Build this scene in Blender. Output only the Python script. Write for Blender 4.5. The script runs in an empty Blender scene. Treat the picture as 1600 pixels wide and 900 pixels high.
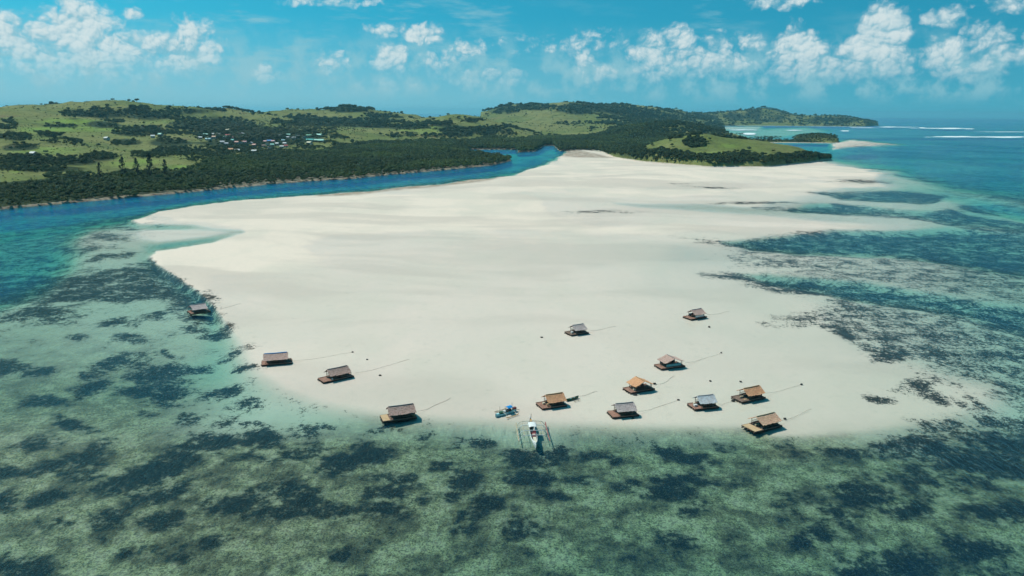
import bpy, bmesh, math, random
import numpy as np
from mathutils import Vector, Matrix

# ------------------------------------------------------------------ camera, sky, sun, exposure
sc = bpy.context.scene
FPX = 1180.0                      # focal length in pixels of the 1600 px wide photograph
CAM_H = 60.0
PITCH = math.atan((450 - 176.3) / FPX)
ROLL = 0.0072
cam_d = bpy.data.cameras.new('camera')
cam_d.sensor_width = 36.0
cam_d.lens = FPX / 1600 * 36.0
cam_d.clip_start = 0.5
cam_d.clip_end = 90000.0
cam = bpy.data.objects.new('camera', cam_d)
sc.collection.objects.link(cam)
cam.location = (0, 0, CAM_H)
RM = (Matrix.Rotation(math.pi / 2 - PITCH, 4, 'X') @ Matrix.Rotation(ROLL, 4, 'Z'))
cam.rotation_euler = RM.to_euler()
sc.camera = cam

SUN_EL = math.radians(57)
SUN_AZ = math.atan2(-0.80, 0.42)          # from +Y towards +X
sun_dir = Vector((math.sin(SUN_AZ) * math.cos(SUN_EL), math.cos(SUN_AZ) * math.cos(SUN_EL), math.sin(SUN_EL)))
sun_l = bpy.data.lights.new('sun', 'SUN')
sun_l.energy = 3.9
sun_l.angle = math.radians(0.53)
sun_l.color = (1.0, 0.94, 0.84)
sun = bpy.data.objects.new('sun', sun_l)
sc.collection.objects.link(sun)
sun.rotation_euler = sun_dir.to_track_quat('Z', 'Y').to_euler()

sc.view_settings.view_transform = 'Standard'
sc.view_settings.look = 'None'
sc.view_settings.exposure = 0.0
sc.view_settings.gamma = 1.0
sc.view_settings.use_curve_mapping = False
sc.render.engine = 'CYCLES'
cy = sc.cycles
cy.use_denoising = True
cy.max_bounces = 6
cy.diffuse_bounces = 1
cy.glossy_bounces = 1
cy.transmission_bounces = 2
cy.transparent_max_bounces = 12
cy.volume_bounces = 0
cy.use_adaptive_sampling = True
cy.adaptive_threshold = 0.03
cy.sample_clamp_indirect = 4.0
cy.caustics_reflective = False
cy.caustics_refractive = False

# ------------------------------------------------------------------ node expression helper
class E:
    """a socket with arithmetic"""
    def __init__(s, t, sock): s.t, s.s = t, sock
    def _m(s, op, *a, clamp=False):
        n = s.t.nodes.new('ShaderNodeMath'); n.operation = op; n.use_clamp = clamp
        for i, v in enumerate(a):
            if isinstance(v, E): s.t.links.new(v.s, n.inputs[i])
            else: n.inputs[i].default_value = v
        return E(s.t, n.outputs[0])
    def __add__(s, o): return s._m('ADD', s, o)
    def __radd__(s, o): return s._m('ADD', s, o)
    def __sub__(s, o): return s._m('SUBTRACT', s, o)
    def __rsub__(s, o): return s._m('SUBTRACT', o, s)
    def __mul__(s, o): return s._m('MULTIPLY', s, o)
    def __rmul__(s, o): return s._m('MULTIPLY', s, o)
    def __truediv__(s, o): return s._m('DIVIDE', s, o)
    def f(s, op, *a, clamp=False): return s._m(op, s, *a, clamp=clamp)
    def clamp(s): return s._m('ADD', s, 0.0, clamp=True)

class NT:
    def __init__(s, tree):
        s.t = tree; tree.nodes.clear()
    def n(s, kind, **kw):
        nd = s.t.nodes.new(kind)
        for k, v in kw.items(): setattr(nd, k, v)
        return nd
    def put(s, sock, v):
        if isinstance(v, E): s.t.links.new(v.s, sock)
        elif v is not None:
            if isinstance(v, tuple) and len(v) == 3 and sock.type == 'RGBA': v = v + (1.0,)
            sock.default_value = v
    def attr(s, name, out='Fac'):
        nd = s.n('ShaderNodeAttribute', attribute_name=name); return E(s.t, nd.outputs[out])
    def pos(s): return E(s.t, s.n('ShaderNodeNewGeometry').outputs['Position'])
    def obj(s): return E(s.t, s.n('ShaderNodeTexCoord').outputs['Object'])
    def sep(s, v):
        nd = s.n('ShaderNodeSeparateXYZ'); s.put(nd.inputs[0], v); return [E(s.t, o) for o in nd.outputs]
    def comb(s, x, y, z):
        nd = s.n('ShaderNodeCombineXYZ')
        for i, v in enumerate((x, y, z)): s.put(nd.inputs[i], v)
        return E(s.t, nd.outputs[0])
    def map(s, v, scale=(1, 1, 1), rot=(0, 0, 0), loc=(0, 0, 0)):
        nd = s.n('ShaderNodeMapping'); s.put(nd.inputs['Vector'], v)
        nd.inputs['Scale'].default_value = scale; nd.inputs['Rotation'].default_value = rot; nd.inputs['Location'].default_value = loc
        return E(s.t, nd.outputs[0])
    def noise(s, v, scale, detail=4, rough=0.55, dist=0.0, lac=2.0, out='Fac', dims='3D'):
        nd = s.n('ShaderNodeTexNoise', noise_dimensions=dims)
        s.put(nd.inputs['Vector'], v); nd.inputs['Scale'].default_value = scale; nd.inputs['Detail'].default_value = detail
        nd.inputs['Roughness'].default_value = rough; nd.inputs['Distortion'].default_value = dist; nd.inputs['Lacunarity'].default_value = lac
        return E(s.t, nd.outputs[out])
    def vor(s, v, scale, feature='F1', rnd=1.0, out='Distance'):
        nd = s.n('ShaderNodeTexVoronoi', feature=feature)
        s.put(nd.inputs['Vector'], v); nd.inputs['Scale'].default_value = scale; nd.inputs['Randomness'].default_value = rnd
        return E(s.t, nd.outputs[out])
    def ss(s, x, a, b, lo=0.0, hi=1.0, kind='SMOOTHSTEP'):
        nd = s.n('ShaderNodeMapRange', interpolation_type=kind, clamp=True) if kind == 'LINEAR' else s.n('ShaderNodeMapRange', interpolation_type=kind)
        s.put(nd.inputs[0], x)
        for i, v in zip((1, 2, 3, 4), (a, b, lo, hi)): s.put(nd.inputs[i], v)
        return E(s.t, nd.outputs[0])
    def mix(s, fac, a, b, blend='MIX'):
        nd = s.n('ShaderNodeMix', data_type='RGBA', blend_type=blend)
        s.put(nd.inputs[0], fac); s.put(nd.inputs[6], a); s.put(nd.inputs[7], b)
        return E(s.t, nd.outputs[2])
    def bump(s, h, strength, dist=1.0):
        nd = s.n('ShaderNodeBump'); s.put(nd.inputs['Height'], h); s.put(nd.inputs['Strength'], strength)
        nd.inputs['Distance'].default_value = dist
        return E(s.t, nd.outputs[0])
    def out(s, shader, kind='ShaderNodeOutputMaterial', sock='Surface'):
        o = s.n(kind); s.t.links.new(shader.s if isinstance(shader, E) else shader, o.inputs[sock])
    def bsdf(s, col, rough=0.8, normal=None, spec=0.2, metal=0.0):
        nd = s.n('ShaderNodeBsdfPrincipled')
        s.put(nd.inputs['Base Color'], col); s.put(nd.inputs['Roughness'], rough); s.put(nd.inputs['Specular IOR Level'], spec)
        s.put(nd.inputs['Metallic'], metal)
        if normal is not None: s.put(nd.inputs['Normal'], normal)
        return E(s.t, nd.outputs[0])

MATS = {}
def new_mat(name):
    m = bpy.data.materials.new(name); m.use_nodes = True
    MATS[name] = m
    return m, NT(m.node_tree)

# ------------------------------------------------------------------ world: physical sky with trade-wind cumulus
def px_dir(px, py):
    v = RM.to_3x3() @ Vector(((px - 800) / FPX, -(py - 450) / FPX, -1.0))
    return v.normalized()
world = bpy.data.worlds.new('World'); sc.world = world; world.use_nodes = True
def build_world():
    w = NT(world.node_tree)
    sky = w.n('ShaderNodeTexSky', sky_type='NISHITA')
    sky.sun_disc = False; sky.sun_elevation = SUN_EL; sky.sun_rotation = SUN_AZ
    sky.altitude = 0; sky.air_density = 1.0; sky.dust_density = 1.6; sky.ozone_density = 2.5
    d = E(w.t, w.n('ShaderNodeTexCoord').outputs['Generated'])
    x, y, z = w.sep(d)
    # the sea-level haze glow of the model is lifted off the horizon: look the sky up a little higher
    zz = w.comb(x, y, z * 0.92 + 0.16)
    w.t.links.new(zz.s, sky.inputs[0])
    skyc = w.mix(1.0, E(w.t, sky.outputs[0]), SKY_TINT, 'MULTIPLY')
    az = x.f('ARCTAN2', y) * 57.29578
    el = z.f('ARCSINE') * 57.29578
    p = w.comb(az, el, 0.0)
    # domain for billows: warp the direction with slow noise
    wn = w.noise(p, 0.35, 3, 0.6, out='Color', dims='2D')
    vs = w.n('ShaderNodeVectorMath', operation='MULTIPLY_ADD')
    w.put(vs.inputs[0], wn); vs.inputs[1].default_value = (1.1, 0.8, 0.0); w.put(vs.inputs[2], p)
    pw = E(w.t, vs.outputs[0])
    def billow(v):
        d1 = w.vor(v, 0.85); d2 = w.vor(v, 2.1); d3 = w.vor(v, 5.2)
        return 1.0 - (d1 * d1 * 0.62 + d2 * 0.28 + d3 * 0.09)
    fl = w.map(pw, scale=(1.0, 1.15, 1.0))
    fine = billow(fl)
    fine2 = billow(w.map(fl, loc=(-0.10, 0.16, 0)))
    wisp = w.noise(pw, 1.6, 5, 0.65, dims='2D')
    wx, wy, _ = w.sep(pw)
    def puffs(lst):
        acc = None
        for (px, py, rx, ry, s) in lst:
            v = px_dir(px, py)
            a0 = math.degrees(math.atan2(v.x, v.y)); e0 = math.degrees(math.asin(v.z))
            k = math.degrees(1 / FPX)
            dx = (wx - (a0 + 0.55)) * (1 / (rx * k)); dy = (wy - (e0 + 0.4)) * (1 / (ry * k))
            q = (1.0 - (dx * dx + dy * dy) * 0.62) * s
            acc = q if acc is None else acc.f('SMOOTH_MAX', q, 0.25)
        return acc.f('MAXIMUM', -1.5)
    cu = puffs(CUMULUS)
    # the same kind of cloud elsewhere round the horizon, low on the sky
    gen = w.noise(p, 0.16, 3, 0.5, dims='2D')
    band = w.ss(el, 1.0, 5.0) * w.ss(el, 9.0, 16.0, 1.0, 0.0)
    infr = w.ss(az.f('ABSOLUTE'), 33.0, 40.0)
    cu = cu.f('MAXIMUM', (gen - 0.56) * 6.0 * band * infr - 0.6 * (1.0 - infr) - 0.3)
    dens = w.ss(cu + (fine - 0.62) * 1.7 + (wisp - 0.5) * 1.2, -0.22, 0.98)
    lit = w.ss((fine - fine2) * 1.5 + (fine - 0.6) * 0.9 + cu * 0.18 + (wisp - 0.5) * 0.5, -0.45, 0.55)
    shade = w.mix(lit, CLOUD_DARK, CLOUD_LIT)
    fade = w.ss(el, 1.3, 4.6)                 # cloud feet melt into the air near the horizon
    a_cu = dens * (fade * 0.80 + 0.14)
    # thin veils and far banks
    pv = w.map(p, scale=(0.16, 0.75, 1.0))
    veil = w.noise(pv, 1.0, 4, 0.62, dims='2D')
    vmask = w.ss(w.noise(p, 0.085, 2, 0.5, dims='2D'), 0.38, 0.62)
    a_v = w.ss(veil, 0.50, 0.80) * w.ss(el, 0.8, 3.5) * w.ss(el, 6.0, 14.0, 1.0, 0.35) * (vmask + w.ss(az, 4.0, -26.0) * 0.9).f('MINIMUM', 1.3) * 0.55
    bank = w.noise(p, 0.5, 4, 0.6, dims='2D')
    a_b = w.ss(bank, 0.40, 0.70) * w.ss(el, 0.4, 1.8) * w.ss(el, 2.6, 6.6, 1.0, 0.0) * 0.75
    c1 = w.mix(a_v, skyc, VEIL)
    # pale sea air low over the horizon, strongest on the sun's side
    c1 = w.mix(w.ss(el, 7.0, -0.5) * w.ss(az, 32.0, -30.0, 0.16, 0.88), c1, VEIL)
    c1b = w.mix(a_b, c1, VEIL)
    c2 = w.mix(a_cu, c1b, shade)
    bg = w.n('ShaderNodeBackground'); w.put(bg.inputs[0], c2); bg.inputs[1].default_value = SKY_STRENGTH
    # higher than the low cloud belt there is only blue sky with thin veils
    bh = w.n('ShaderNodeBackground'); w.put(bh.inputs[0], c1); bh.inputs[1].default_value = SKY_STRENGTH
    low = el.f('LESS_THAN', 17.0) * el.f('GREATER_THAN', -0.5)
    mx = w.n('ShaderNodeMixShader'); w.put(mx.inputs[0], low); w.t.links.new(bh.outputs[0], mx.inputs[1]); w.t.links.new(bg.outputs[0], mx.inputs[2])
    w.out(E(w.t, mx.outputs[0]), 'ShaderNodeOutputWorld')
    world.cycles.sampling_method = 'MANUAL'; world.cycles.sample_map_resolution = 256
SKY_STRENGTH = 0.10
SKY_TINT = (0.13, 1.06, 1.05)
CLOUD_LIT = (6.9, 7.9, 8.0)
CLOUD_DARK = (2.2, 4.9, 6.0)
VEIL = (3.0, 5.7, 6.5)
CUMULUS = [  # px, py, rx, ry, strength in the photograph, turned into directions
    (125, 45, 34, 40, 1.2), (60, 70, 60, 30, 0.9), (10, 65, 40, 34, 0.9), (160, 80, 60, 30, 0.9), (115, 92, 110, 26, 0.7),
    (300, 62, 24, 28, 1.0), (270, 80, 60, 20, 1.0), (235, 92, 50, 16, 0.7), (415, 117, 22, 12, 0.8), (205, 22, 10, 6, 0.5),
    (650, 53, 34, 13, 0.9), (605, 50, 26, 8, 0.4), (510, 98, 22, 14, 0.7), (612, 92, 24, 20, 0.8), (735, 82, 22, 16, 0.5), (680, 100, 40, 14, 0.5),
    (760, 122, 50, 12, 0.7), (480, 2, 30, 6, 0.6), (550, 0, 40, 6, 0.6), (610, 135, 34, 10, 0.4),
    (1030, 75, 40, 24, 0.8), (910, 96, 16, 14, 0.7), (1065, 66, 18, 22, 0.7), (1110, 100, 40, 18, 0.8), (1020, 110, 26, 14, 0.7), (945, 118, 30, 14, 0.6),
    (1175, 96, 30, 14, 0.7), (1150, 65, 34, 10, 0.3), (1255, 78, 34, 30, 1.0), (1245, 104, 48, 20, 0.8),
    (1380, 50, 26, 32, 1.4), (1362, 72, 26, 24, 1.2), (1350, 84, 30, 22, 1.1), (1330, 105, 44, 20, 0.9), (1375, 108, 38, 16, 0.9), (1392, 36, 18, 14, 1.0),
    (1480, 84, 24, 20, 1.0), (1510, 112, 34, 12, 0.8), (1475, 28, 22, 10, 0.5), (1540, 62, 34, 14, 0.4), (1590, 85, 30, 10, 0.5), (1570, 10, 30, 8, 0.35),
    (1220, 3, 40, 9, 0.9), (1440, 95, 30, 14, 0.35), (945, 50, 30, 6, 0.3), (870, 70, 60, 9, 0.35),
    (-120, 60, 90, 40, 0.8), (1700, 70, 60, 30, 0.8), (1820, 90, 80, 30, 0.8), (-260, 90, 70, 26, 0.8)]
build_world()

# ------------------------------------------------------------------ helpers
C = sc.collection
rnd = random.Random(7)
def obj(name, mesh, mat=None, parent=None, **props):
    o = bpy.data.objects.new(name, mesh)
    if mat is not None and mesh is not None and not mesh.materials:
        mesh.materials.append(MATS[mat] if isinstance(mat, str) else mat)
    C.objects.link(o)
    if parent is not None: o.parent = parent
    for k, v in props.items(): o[k] = v
    return o
def thing(name, label, cat, loc=(0, 0, 0), rz=0.0, group=None):
    o = bpy.data.objects.new(name, None); C.objects.link(o)
    o.empty_display_size = 0.5
    o.location = loc; o.rotation_euler = (0, 0, rz)
    o['label'] = label; o['category'] = cat
    if group: o['group'] = group
    return o
def mesh_np(name, verts, faces, smooth=False):
    me = bpy.data.meshes.new(name)
    nv = len(verts); faces = np.asarray(faces, dtype=np.int32)
    k = faces.shape[1]; nf = len(faces)
    me.vertices.add(nv); me.vertices.foreach_set('co', np.asarray(verts, dtype=np.float32).ravel())
    me.loops.add(nf * k); me.loops.foreach_set('vertex_index', faces.ravel())
    me.polygons.add(nf); me.polygons.foreach_set('loop_start', np.arange(0, nf * k, k, dtype=np.int32))
    if smooth: me.polygons.foreach_set('use_smooth', np.ones(nf, dtype=bool))
    me.update(calc_edges=True); me.validate()
    return me
def set_attr(me, name, arr):
    a = me.attributes.new(name, 'FLOAT', 'POINT'); a.data.foreach_set('value', np.asarray(arr, dtype=np.float32))

class MB:
    """collects simple solids into one mesh"""
    def __init__(s): s.v, s.f = [], []
    def quad(s, a, b, c, d):
        i = len(s.v); s.v += [tuple(a), tuple(b), tuple(c), tuple(d)]; s.f.append((i, i + 1, i + 2, i + 3)); return s
    def box(s, c, size, rot=None):
        i = len(s.v); hx, hy, hz = size[0] / 2, size[1] / 2, size[2] / 2
        for dx, dy, dz in ((-1,-1,-1),(1,-1,-1),(1,1,-1),(-1,1,-1),(-1,-1,1),(1,-1,1),(1,1,1),(-1,1,1)):
            p = Vector((dx * hx, dy * hy, dz * hz))
            if rot is not None: p = rot @ p
            s.v.append((p.x + c[0], p.y + c[1], p.z + c[2]))
        for q in ((0,3,2,1),(4,5,6,7),(0,1,5,4),(1,2,6,5),(2,3,7,6),(3,0,4,7)): s.f.append(tuple(i + k for k in q))
        return s
    def tube(s, pts, r, n=6, r1=None, cap=True):
        pts = [Vector(p) for p in pts]; m = len(pts); base = len(s.v)
        for k, p in enumerate(pts):
            t = (pts[min(k + 1, m - 1)] - pts[max(k - 1, 0)]).normalized()
            a = t.cross(Vector((0, 0, 1)));
            if a.length < 1e-3: a = t.cross(Vector((0, 1, 0)))
            a.normalize(); b = t.cross(a)
            rr = r if r1 is None else r + (r1 - r) * k / max(1, m - 1)
            if isinstance(r, (list, tuple)): rr = r[k]
            for j in range(n):
                an = 2 * math.pi * j / n
                q = p + a * (math.cos(an) * rr) + b * (math.sin(an) * rr); s.v.append(tuple(q))
        for k in range(m - 1):
            for j in range(n):
                j2 = (j + 1) % n
                s.f.append((base + k * n + j, base + k * n + j2, base + (k + 1) * n + j2, base + (k + 1) * n + j))
        if cap:
            s.f.append(tuple(base + j for j in reversed(range(n)))); s.f.append(tuple(base + (m - 1) * n + j for j in range(n)))
        return s
    def loft(s, rings, close=True, cap=True):
        base = len(s.v); n = len(rings[0])
        for r in rings: s.v += [tuple(p) for p in r]
        for k in range(len(rings) - 1):
            for j in range(n if close else n - 1):
                j2 = (j + 1) % n
                s.f.append((base + k * n + j, base + k * n + j2, base + (k + 1) * n + j2, base + (k + 1) * n + j))
        if cap:
            s.f.append(tuple(base + j for j in reversed(range(n)))); s.f.append(tuple(base + (len(rings) - 1) * n + j for j in range(n)))
        return s
    def mesh(s, name, smooth=False):
        me = bpy.data.meshes.new(name); me.from_pydata(s.v, [], s.f)
        bm = bmesh.new(); bm.from_mesh(me); bmesh.ops.recalc_face_normals(bm, faces=bm.faces); bm.to_mesh(me); bm.free()
        if smooth:
            for p in me.polygons: p.use_smooth = True
        me.update(); return me
    def build(s, name, mat, parent=None, smooth=False, **props):
        return obj(name, s.mesh(name, smooth), mat, parent, **props)

# numpy value-noise
def _hash(ix, iy, seed):
    h = (ix.astype(np.int64) * 374761393 + iy.astype(np.int64) * 668265263 + seed * 974634541) & 0x7fffffff
    h = (h ^ (h >> 13)) * 1274126177 & 0x7fffffff
    return ((h ^ (h >> 16)) & 0xffff) / 65535.0
def vnoise(x, y, seed=0):
    ix = np.floor(x); iy = np.floor(y); fx = x - ix; fy = y - iy
    fx = fx * fx * fx * (fx * (fx * 6 - 15) + 10); fy = fy * fy * fy * (fy * (fy * 6 - 15) + 10)
    a = _hash(ix, iy, seed); b = _hash(ix + 1, iy, seed); c = _hash(ix, iy + 1, seed); d = _hash(ix + 1, iy + 1, seed)
    return (a * (1 - fx) + b * fx) * (1 - fy) + (c * (1 - fx) + d * fx) * fy
def fbm(x, y, wl, octv=4, seed=0, gain=0.5):
    s = 0; amp = 1; tot = 0
    for o in range(octv):
        c, sn = math.cos(o * 1.1), math.sin(o * 1.1)
        s = s + amp * vnoise((x * c - y * sn) / wl + 17.3 * o, (x * sn + y * c) / wl - 9.1 * o, seed + o); tot += amp
        amp *= gain; wl *= 0.5
    return s / tot
def sstep(x, a, b):
    t = np.clip((x - a) / (b - a), 0, 1); return t * t * (3 - 2 * t)

# (projection helpers)
# projection between the photograph's pixels and the place
R3 = np.array(RM.to_3x3())
def ground(px, py, z=0.0):
    d = R3 @ np.array([(px - 800) / FPX, -(py - 450) / FPX, -1.0])
    t = (z - CAM_H) / d[2]
    return Vector((d[0] * t, d[1] * t, z))
def project(x, y, z):
    P = np.stack([x, y, z - CAM_H], -1) @ R3          # = R^T p
    dep = -P[..., 2]; ok = dep > 1.0; dd = np.where(ok, dep, 1.0)
    px = np.where(ok, 800 + FPX * P[..., 0] / dd, -9e4); py = np.where(ok, 450 - FPX * P[..., 1] / dd, 9e4)
    return px, py
def sd_poly(px, py, poly, ky=1.6):
    """signed distance to an outline, positive inside"""
    pts = np.array(poly, float); q = np.roll(pts, -1, 0)
    Y = py * ky; best = np.full(px.shape, 1e12); ins = np.zeros(px.shape, bool)
    for (ax, ay), (bx, by) in zip(pts, q):
        ay_, by_ = ay * ky, by * ky; ex, ey = bx - ax, by_ - ay_
        t = np.clip(((px - ax) * ex + (Y - ay_) * ey) / (ex * ex + ey * ey + 1e-9), 0, 1)
        dx = px - ax - t * ex; dy = Y - ay_ - t * ey
        best = np.minimum(best, dx * dx + dy * dy)
        cr = ((ay > py) != (by > py)) & (px < (bx - ax) * (py - ay) / ((by - ay) if by != ay else 1e-9) + ax)
        ins ^= cr
    d = np.sqrt(best); return np.where(ins, d, -d)

# ------------------------------------------------------------------ materials of the setting
def mats_setting():
    # sand flat and sea bed
    m, t = new_mat('sand_and_seabed')
    p = t.pos(); x, y, z = t.sep(p)
    p2 = t.comb(x, y, 0.0)
    g = t.attr('weed'); al = t.attr('algae'); mud = t.attr('mud'); n1 = t.attr('patch')
    n2 = t.noise(p2, 0.45, 3, 0.65, dims='2D'); n3 = t.noise(p2, 0.13, 4, 0.62, dims='2D')
    dry = t.ss(z + (n3 - 0.5) * 0.06, -0.05, 0.11)
    sand = t.mix(dry, SAND_WET, SAND_DRY)
    sand = t.mix(t.ss(n1, 0.35, 0.7) * 0.6, sand, (0.60, 0.525, 0.44))
    bands = t.attr('bands')
    sand = t.mix(t.ss(bands, 0.40, 0.66) * 0.6, sand, (0.54, 0.45, 0.385))
    sand = t.mix(t.ss(n2, 0.50, 0.78) * 0.16, sand, (0.40, 0.36, 0.30))
    # bits of weed lying on the flat
    sand = t.mix(t.ss(n2 * 0.6 + n3 * 0.5, 0.70, 0.78) * t.ss(n1, 0.45, 0.65) * 0.14, sand, (0.25, 0.24, 0.20))
    # algae covered bottom; its fine mottling paints in light broken by ripples
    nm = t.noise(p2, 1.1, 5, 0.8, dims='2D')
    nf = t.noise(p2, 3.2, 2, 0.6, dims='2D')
    caustic_mottle = t.ss(nm * 0.6 + nf * 0.4, 0.40, 0.60)
    alg = t.mix(caustic_mottle, (0.055, 0.055, 0.028), (0.36, 0.34, 0.19))
    alg = t.mix(t.ss(n3, 0.38, 0.60), alg, t.mix(caustic_mottle, (0.028, 0.027, 0.016), (0.19, 0.17, 0.09)))
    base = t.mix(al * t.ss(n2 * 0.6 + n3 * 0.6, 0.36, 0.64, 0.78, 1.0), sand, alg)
    mudc = t.mix(t.ss(n2, 0.3, 0.7), (0.17, 0.115, 0.075), (0.34, 0.25, 0.18))
    base = t.mix(mud * t.ss(n3, 0.25, 0.55), base, mudc)
    # sea grass meadows with ragged edges and sandy holes
    edge = (n3 - 0.5) * 3.0 + (nm - 0.5) * 4.2 + (n2 - 0.5) * 2.0 + (nf - 0.5) * 1.4
    gm = t.ss(g * 0.9 + edge, -0.12, 0.62)
    gcol = t.mix(t.ss(nm * 0.5 + nf * 0.5, 0.48, 0.66), (0.008, 0.010, 0.009), (0.058, 0.062, 0.045))
    base = t.mix(gm * 0.98, base, gcol)
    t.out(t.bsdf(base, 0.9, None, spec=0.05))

    # sea water: clear, absorbing red first, scattering turquoise with depth
    m, t = new_mat('sea_water')
    p = t.pos(); x, y, z = t.sep(p); p2 = t.comb(x, y, 0.0)
    d = t.attr('depth'); far = t.attr('far'); foam = t.attr('foam')
    dn = d.f('MAXIMUM', 0.0)
    def ex(k): return (dn * (-k)).f('EXPONENT')
    T = t.n('ShaderNodeCombineColor')
    for i, k in enumerate(ABSORB): t.put(T.inputs[i], ex(k))
    S = t.n('ShaderNodeCombineColor')
    for i, (k, c) in enumerate(zip(SCAT_K, SCAT_C)): t.put(S.inputs[i], (1.0 - ex(k)).f('POWER', 1.5) * c)
    # wind ripples: short crests running across the wind plus finer chop
    w1 = t.noise(t.map(p2, scale=(1.0, 0.28, 1.0), rot=(0, 0, math.radians(-38))), 0.75, 4, 0.65, dims='2D')
    w3 = t.noise(t.map(p2, scale=(0.35, 1.0, 1.0)), 0.06, 3, 0.6, dims='2D')
    gust = t.attr('gust')
    hgt = w1 * 0.8 + w3 * 2.0 * far
    st = t.ss(dn, 0.02, 0.7, 0.05, 1.0) * gust
    nb = t.bump(hgt, st * 1.0, 0.85)
    tr = t.n('ShaderNodeBsdfTransparent'); t.t.links.new(T.outputs[0], tr.inputs[0])
    df = t.n('ShaderNodeBsdfDiffuse'); t.t.links.new(S.outputs[0], df.inputs[0]); t.put(df.inputs['Normal'], nb)
    ad = t.n('ShaderNodeAddShader'); t.t.links.new(tr.outputs[0], ad.inputs[0]); t.t.links.new(df.outputs[0], ad.inputs[1])
    gl = t.n('ShaderNodeBsdfGlossy'); gl.inputs[0].default_value = (1, 1, 1, 1); t.put(gl.inputs['Roughness'], far * 0.22 + 0.10)
    t.put(gl.inputs['Normal'], nb)
    fr = t.n('ShaderNodeFresnel'); fr.inputs[0].default_value = 1.333; t.put(fr.inputs['Normal'], nb)
    ff = E(t.t, fr.outputs[0]) * (0.52 - far * 0.12) * t.ss(dn, 0.0, 0.30, 0.12, 1.0)
    mx = t.n('ShaderNodeMixShader'); t.put(mx.inputs[0], ff); t.t.links.new(ad.outputs[0], mx.inputs[1]); t.t.links.new(gl.outputs[0], mx.inputs[2])
    fo = t.n('ShaderNodeBsdfDiffuse'); fo.inputs[0].default_value = (0.8, 0.82, 0.82, 1)
    fm = t.ss(foam, 0.25, 0.75)
    m2 = t.n('ShaderNodeMixShader'); t.put(m2.inputs[0], fm); t.t.links.new(mx.outputs[0], m2.inputs[1]); t.t.links.new(fo.outputs[0], m2.inputs[2])
    t.out(m2.outputs[0])

    # grass covered hills
    m, t = new_mat('hill_grass')
    p = t.pos(); x, y, z = t.sep(p)
    n1 = t.noise(p, 0.006, 6, 0.6); n2 = t.noise(p, 0.04, 6, 0.65); n3 = t.noise(p, 0.2, 4, 0.7)
    li = t.attr('lush'); dk = t.attr('scrub')
    g1 = t.mix(t.ss(n1, 0.38, 0.62), (0.150, 0.180, 0.055), (0.220, 0.215, 0.080))
    g1 = t.mix(li, g1, (0.200, 0.285, 0.060))
    g1 = t.mix(t.ss(n2, 0.42, 0.72) * 0.7, g1, (0.085, 0.100, 0.036))
    g1 = t.mix(t.ss(n3, 0.48, 0.72) * 0.65, g1, (0.062, 0.070, 0.028))
    g1 = t.mix(dk * t.ss(n3, 0.20, 0.42), g1, (0.034, 0.046, 0.021))
    earth = t.ss(t.noise(p, 0.011, 5, 0.65), 0.60, 0.72)
    g1 = t.mix(earth * 0.55, g1, (0.20, 0.13, 0.08))
    sandy = t.ss(z + (n3 - 0.5) * 1.6, 0.5, 1.5, 1.0, 0.0)
    g1 = t.mix(sandy, g1, (0.55, 0.47, 0.38))
    bank = t.mix(t.ss(n3, 0.35, 0.6), (0.115, 0.085, 0.062), (0.34, 0.27, 0.20))
    g1 = t.mix(t.attr('bank') * sandy, g1, bank)
    t.out(t.bsdf(g1, 0.95, t.bump(n3, 0.6, 2.0), spec=0.05))

    def leaf(name, c0, c1, c2, big=0.008):
        m, t = new_mat(name)
        r = E(t.t, t.n('ShaderNodeObjectInfo').outputs['Random'])
        p = t.pos()
        n = t.noise(p, big, 3, 0.5); nf = t.noise(p, 0.5, 2, 0.6)
        c = t.mix(r, c0, c1)
        c = t.mix(t.ss(n, 0.44, 0.66) * 0.75, c, c2)
        c = t.mix(t.ss(nf, 0.45, 0.75) * 0.35, c, c1)
        bs = t.bsdf(c, 0.75, spec=0.25)
        tl = t.n('ShaderNodeBsdfTranslucent'); t.put(tl.inputs[0], c)
        mx = t.n('ShaderNodeMixShader'); mx.inputs[0].default_value = 0.28
        t.t.links.new(bs.s, mx.inputs[1]); t.t.links.new(tl.outputs[0], mx.inputs[2]); t.out(mx.outputs[0])
    leaf('mangrove_leaf', (0.042, 0.064, 0.026), (0.080, 0.112, 0.036), (0.120, 0.165, 0.042))
    leaf('tree_leaf', (0.036, 0.058, 0.026), (0.082, 0.112, 0.040), (0.066, 0.100, 0.032))
    leaf('palm_leaf', (0.035, 0.052, 0.022), (0.075, 0.095, 0.040), (0.055, 0.080, 0.030), 0.02)
    leaf('casuarina_leaf', (0.030, 0.036, 0.026), (0.040, 0.046, 0.030), (0.036, 0.042, 0.028))
    m, t = new_mat('bark')
    n = t.noise(t.obj(), 6, 4, 0.6)
    t.out(t.bsdf(t.mix(n, (0.07, 0.055, 0.042), (0.16, 0.13, 0.10)), 0.9, spec=0.1))
SAND_WET = (0.665, 0.55, 0.475)
SAND_DRY = (0.745, 0.61, 0.51)
ABSORB = (0.33, 0.090, 0.150)
SCAT_K = (0.06, 0.09, 0.10)
SCAT_C = (0.002, 0.20, 0.47)
mats_setting()

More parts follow.
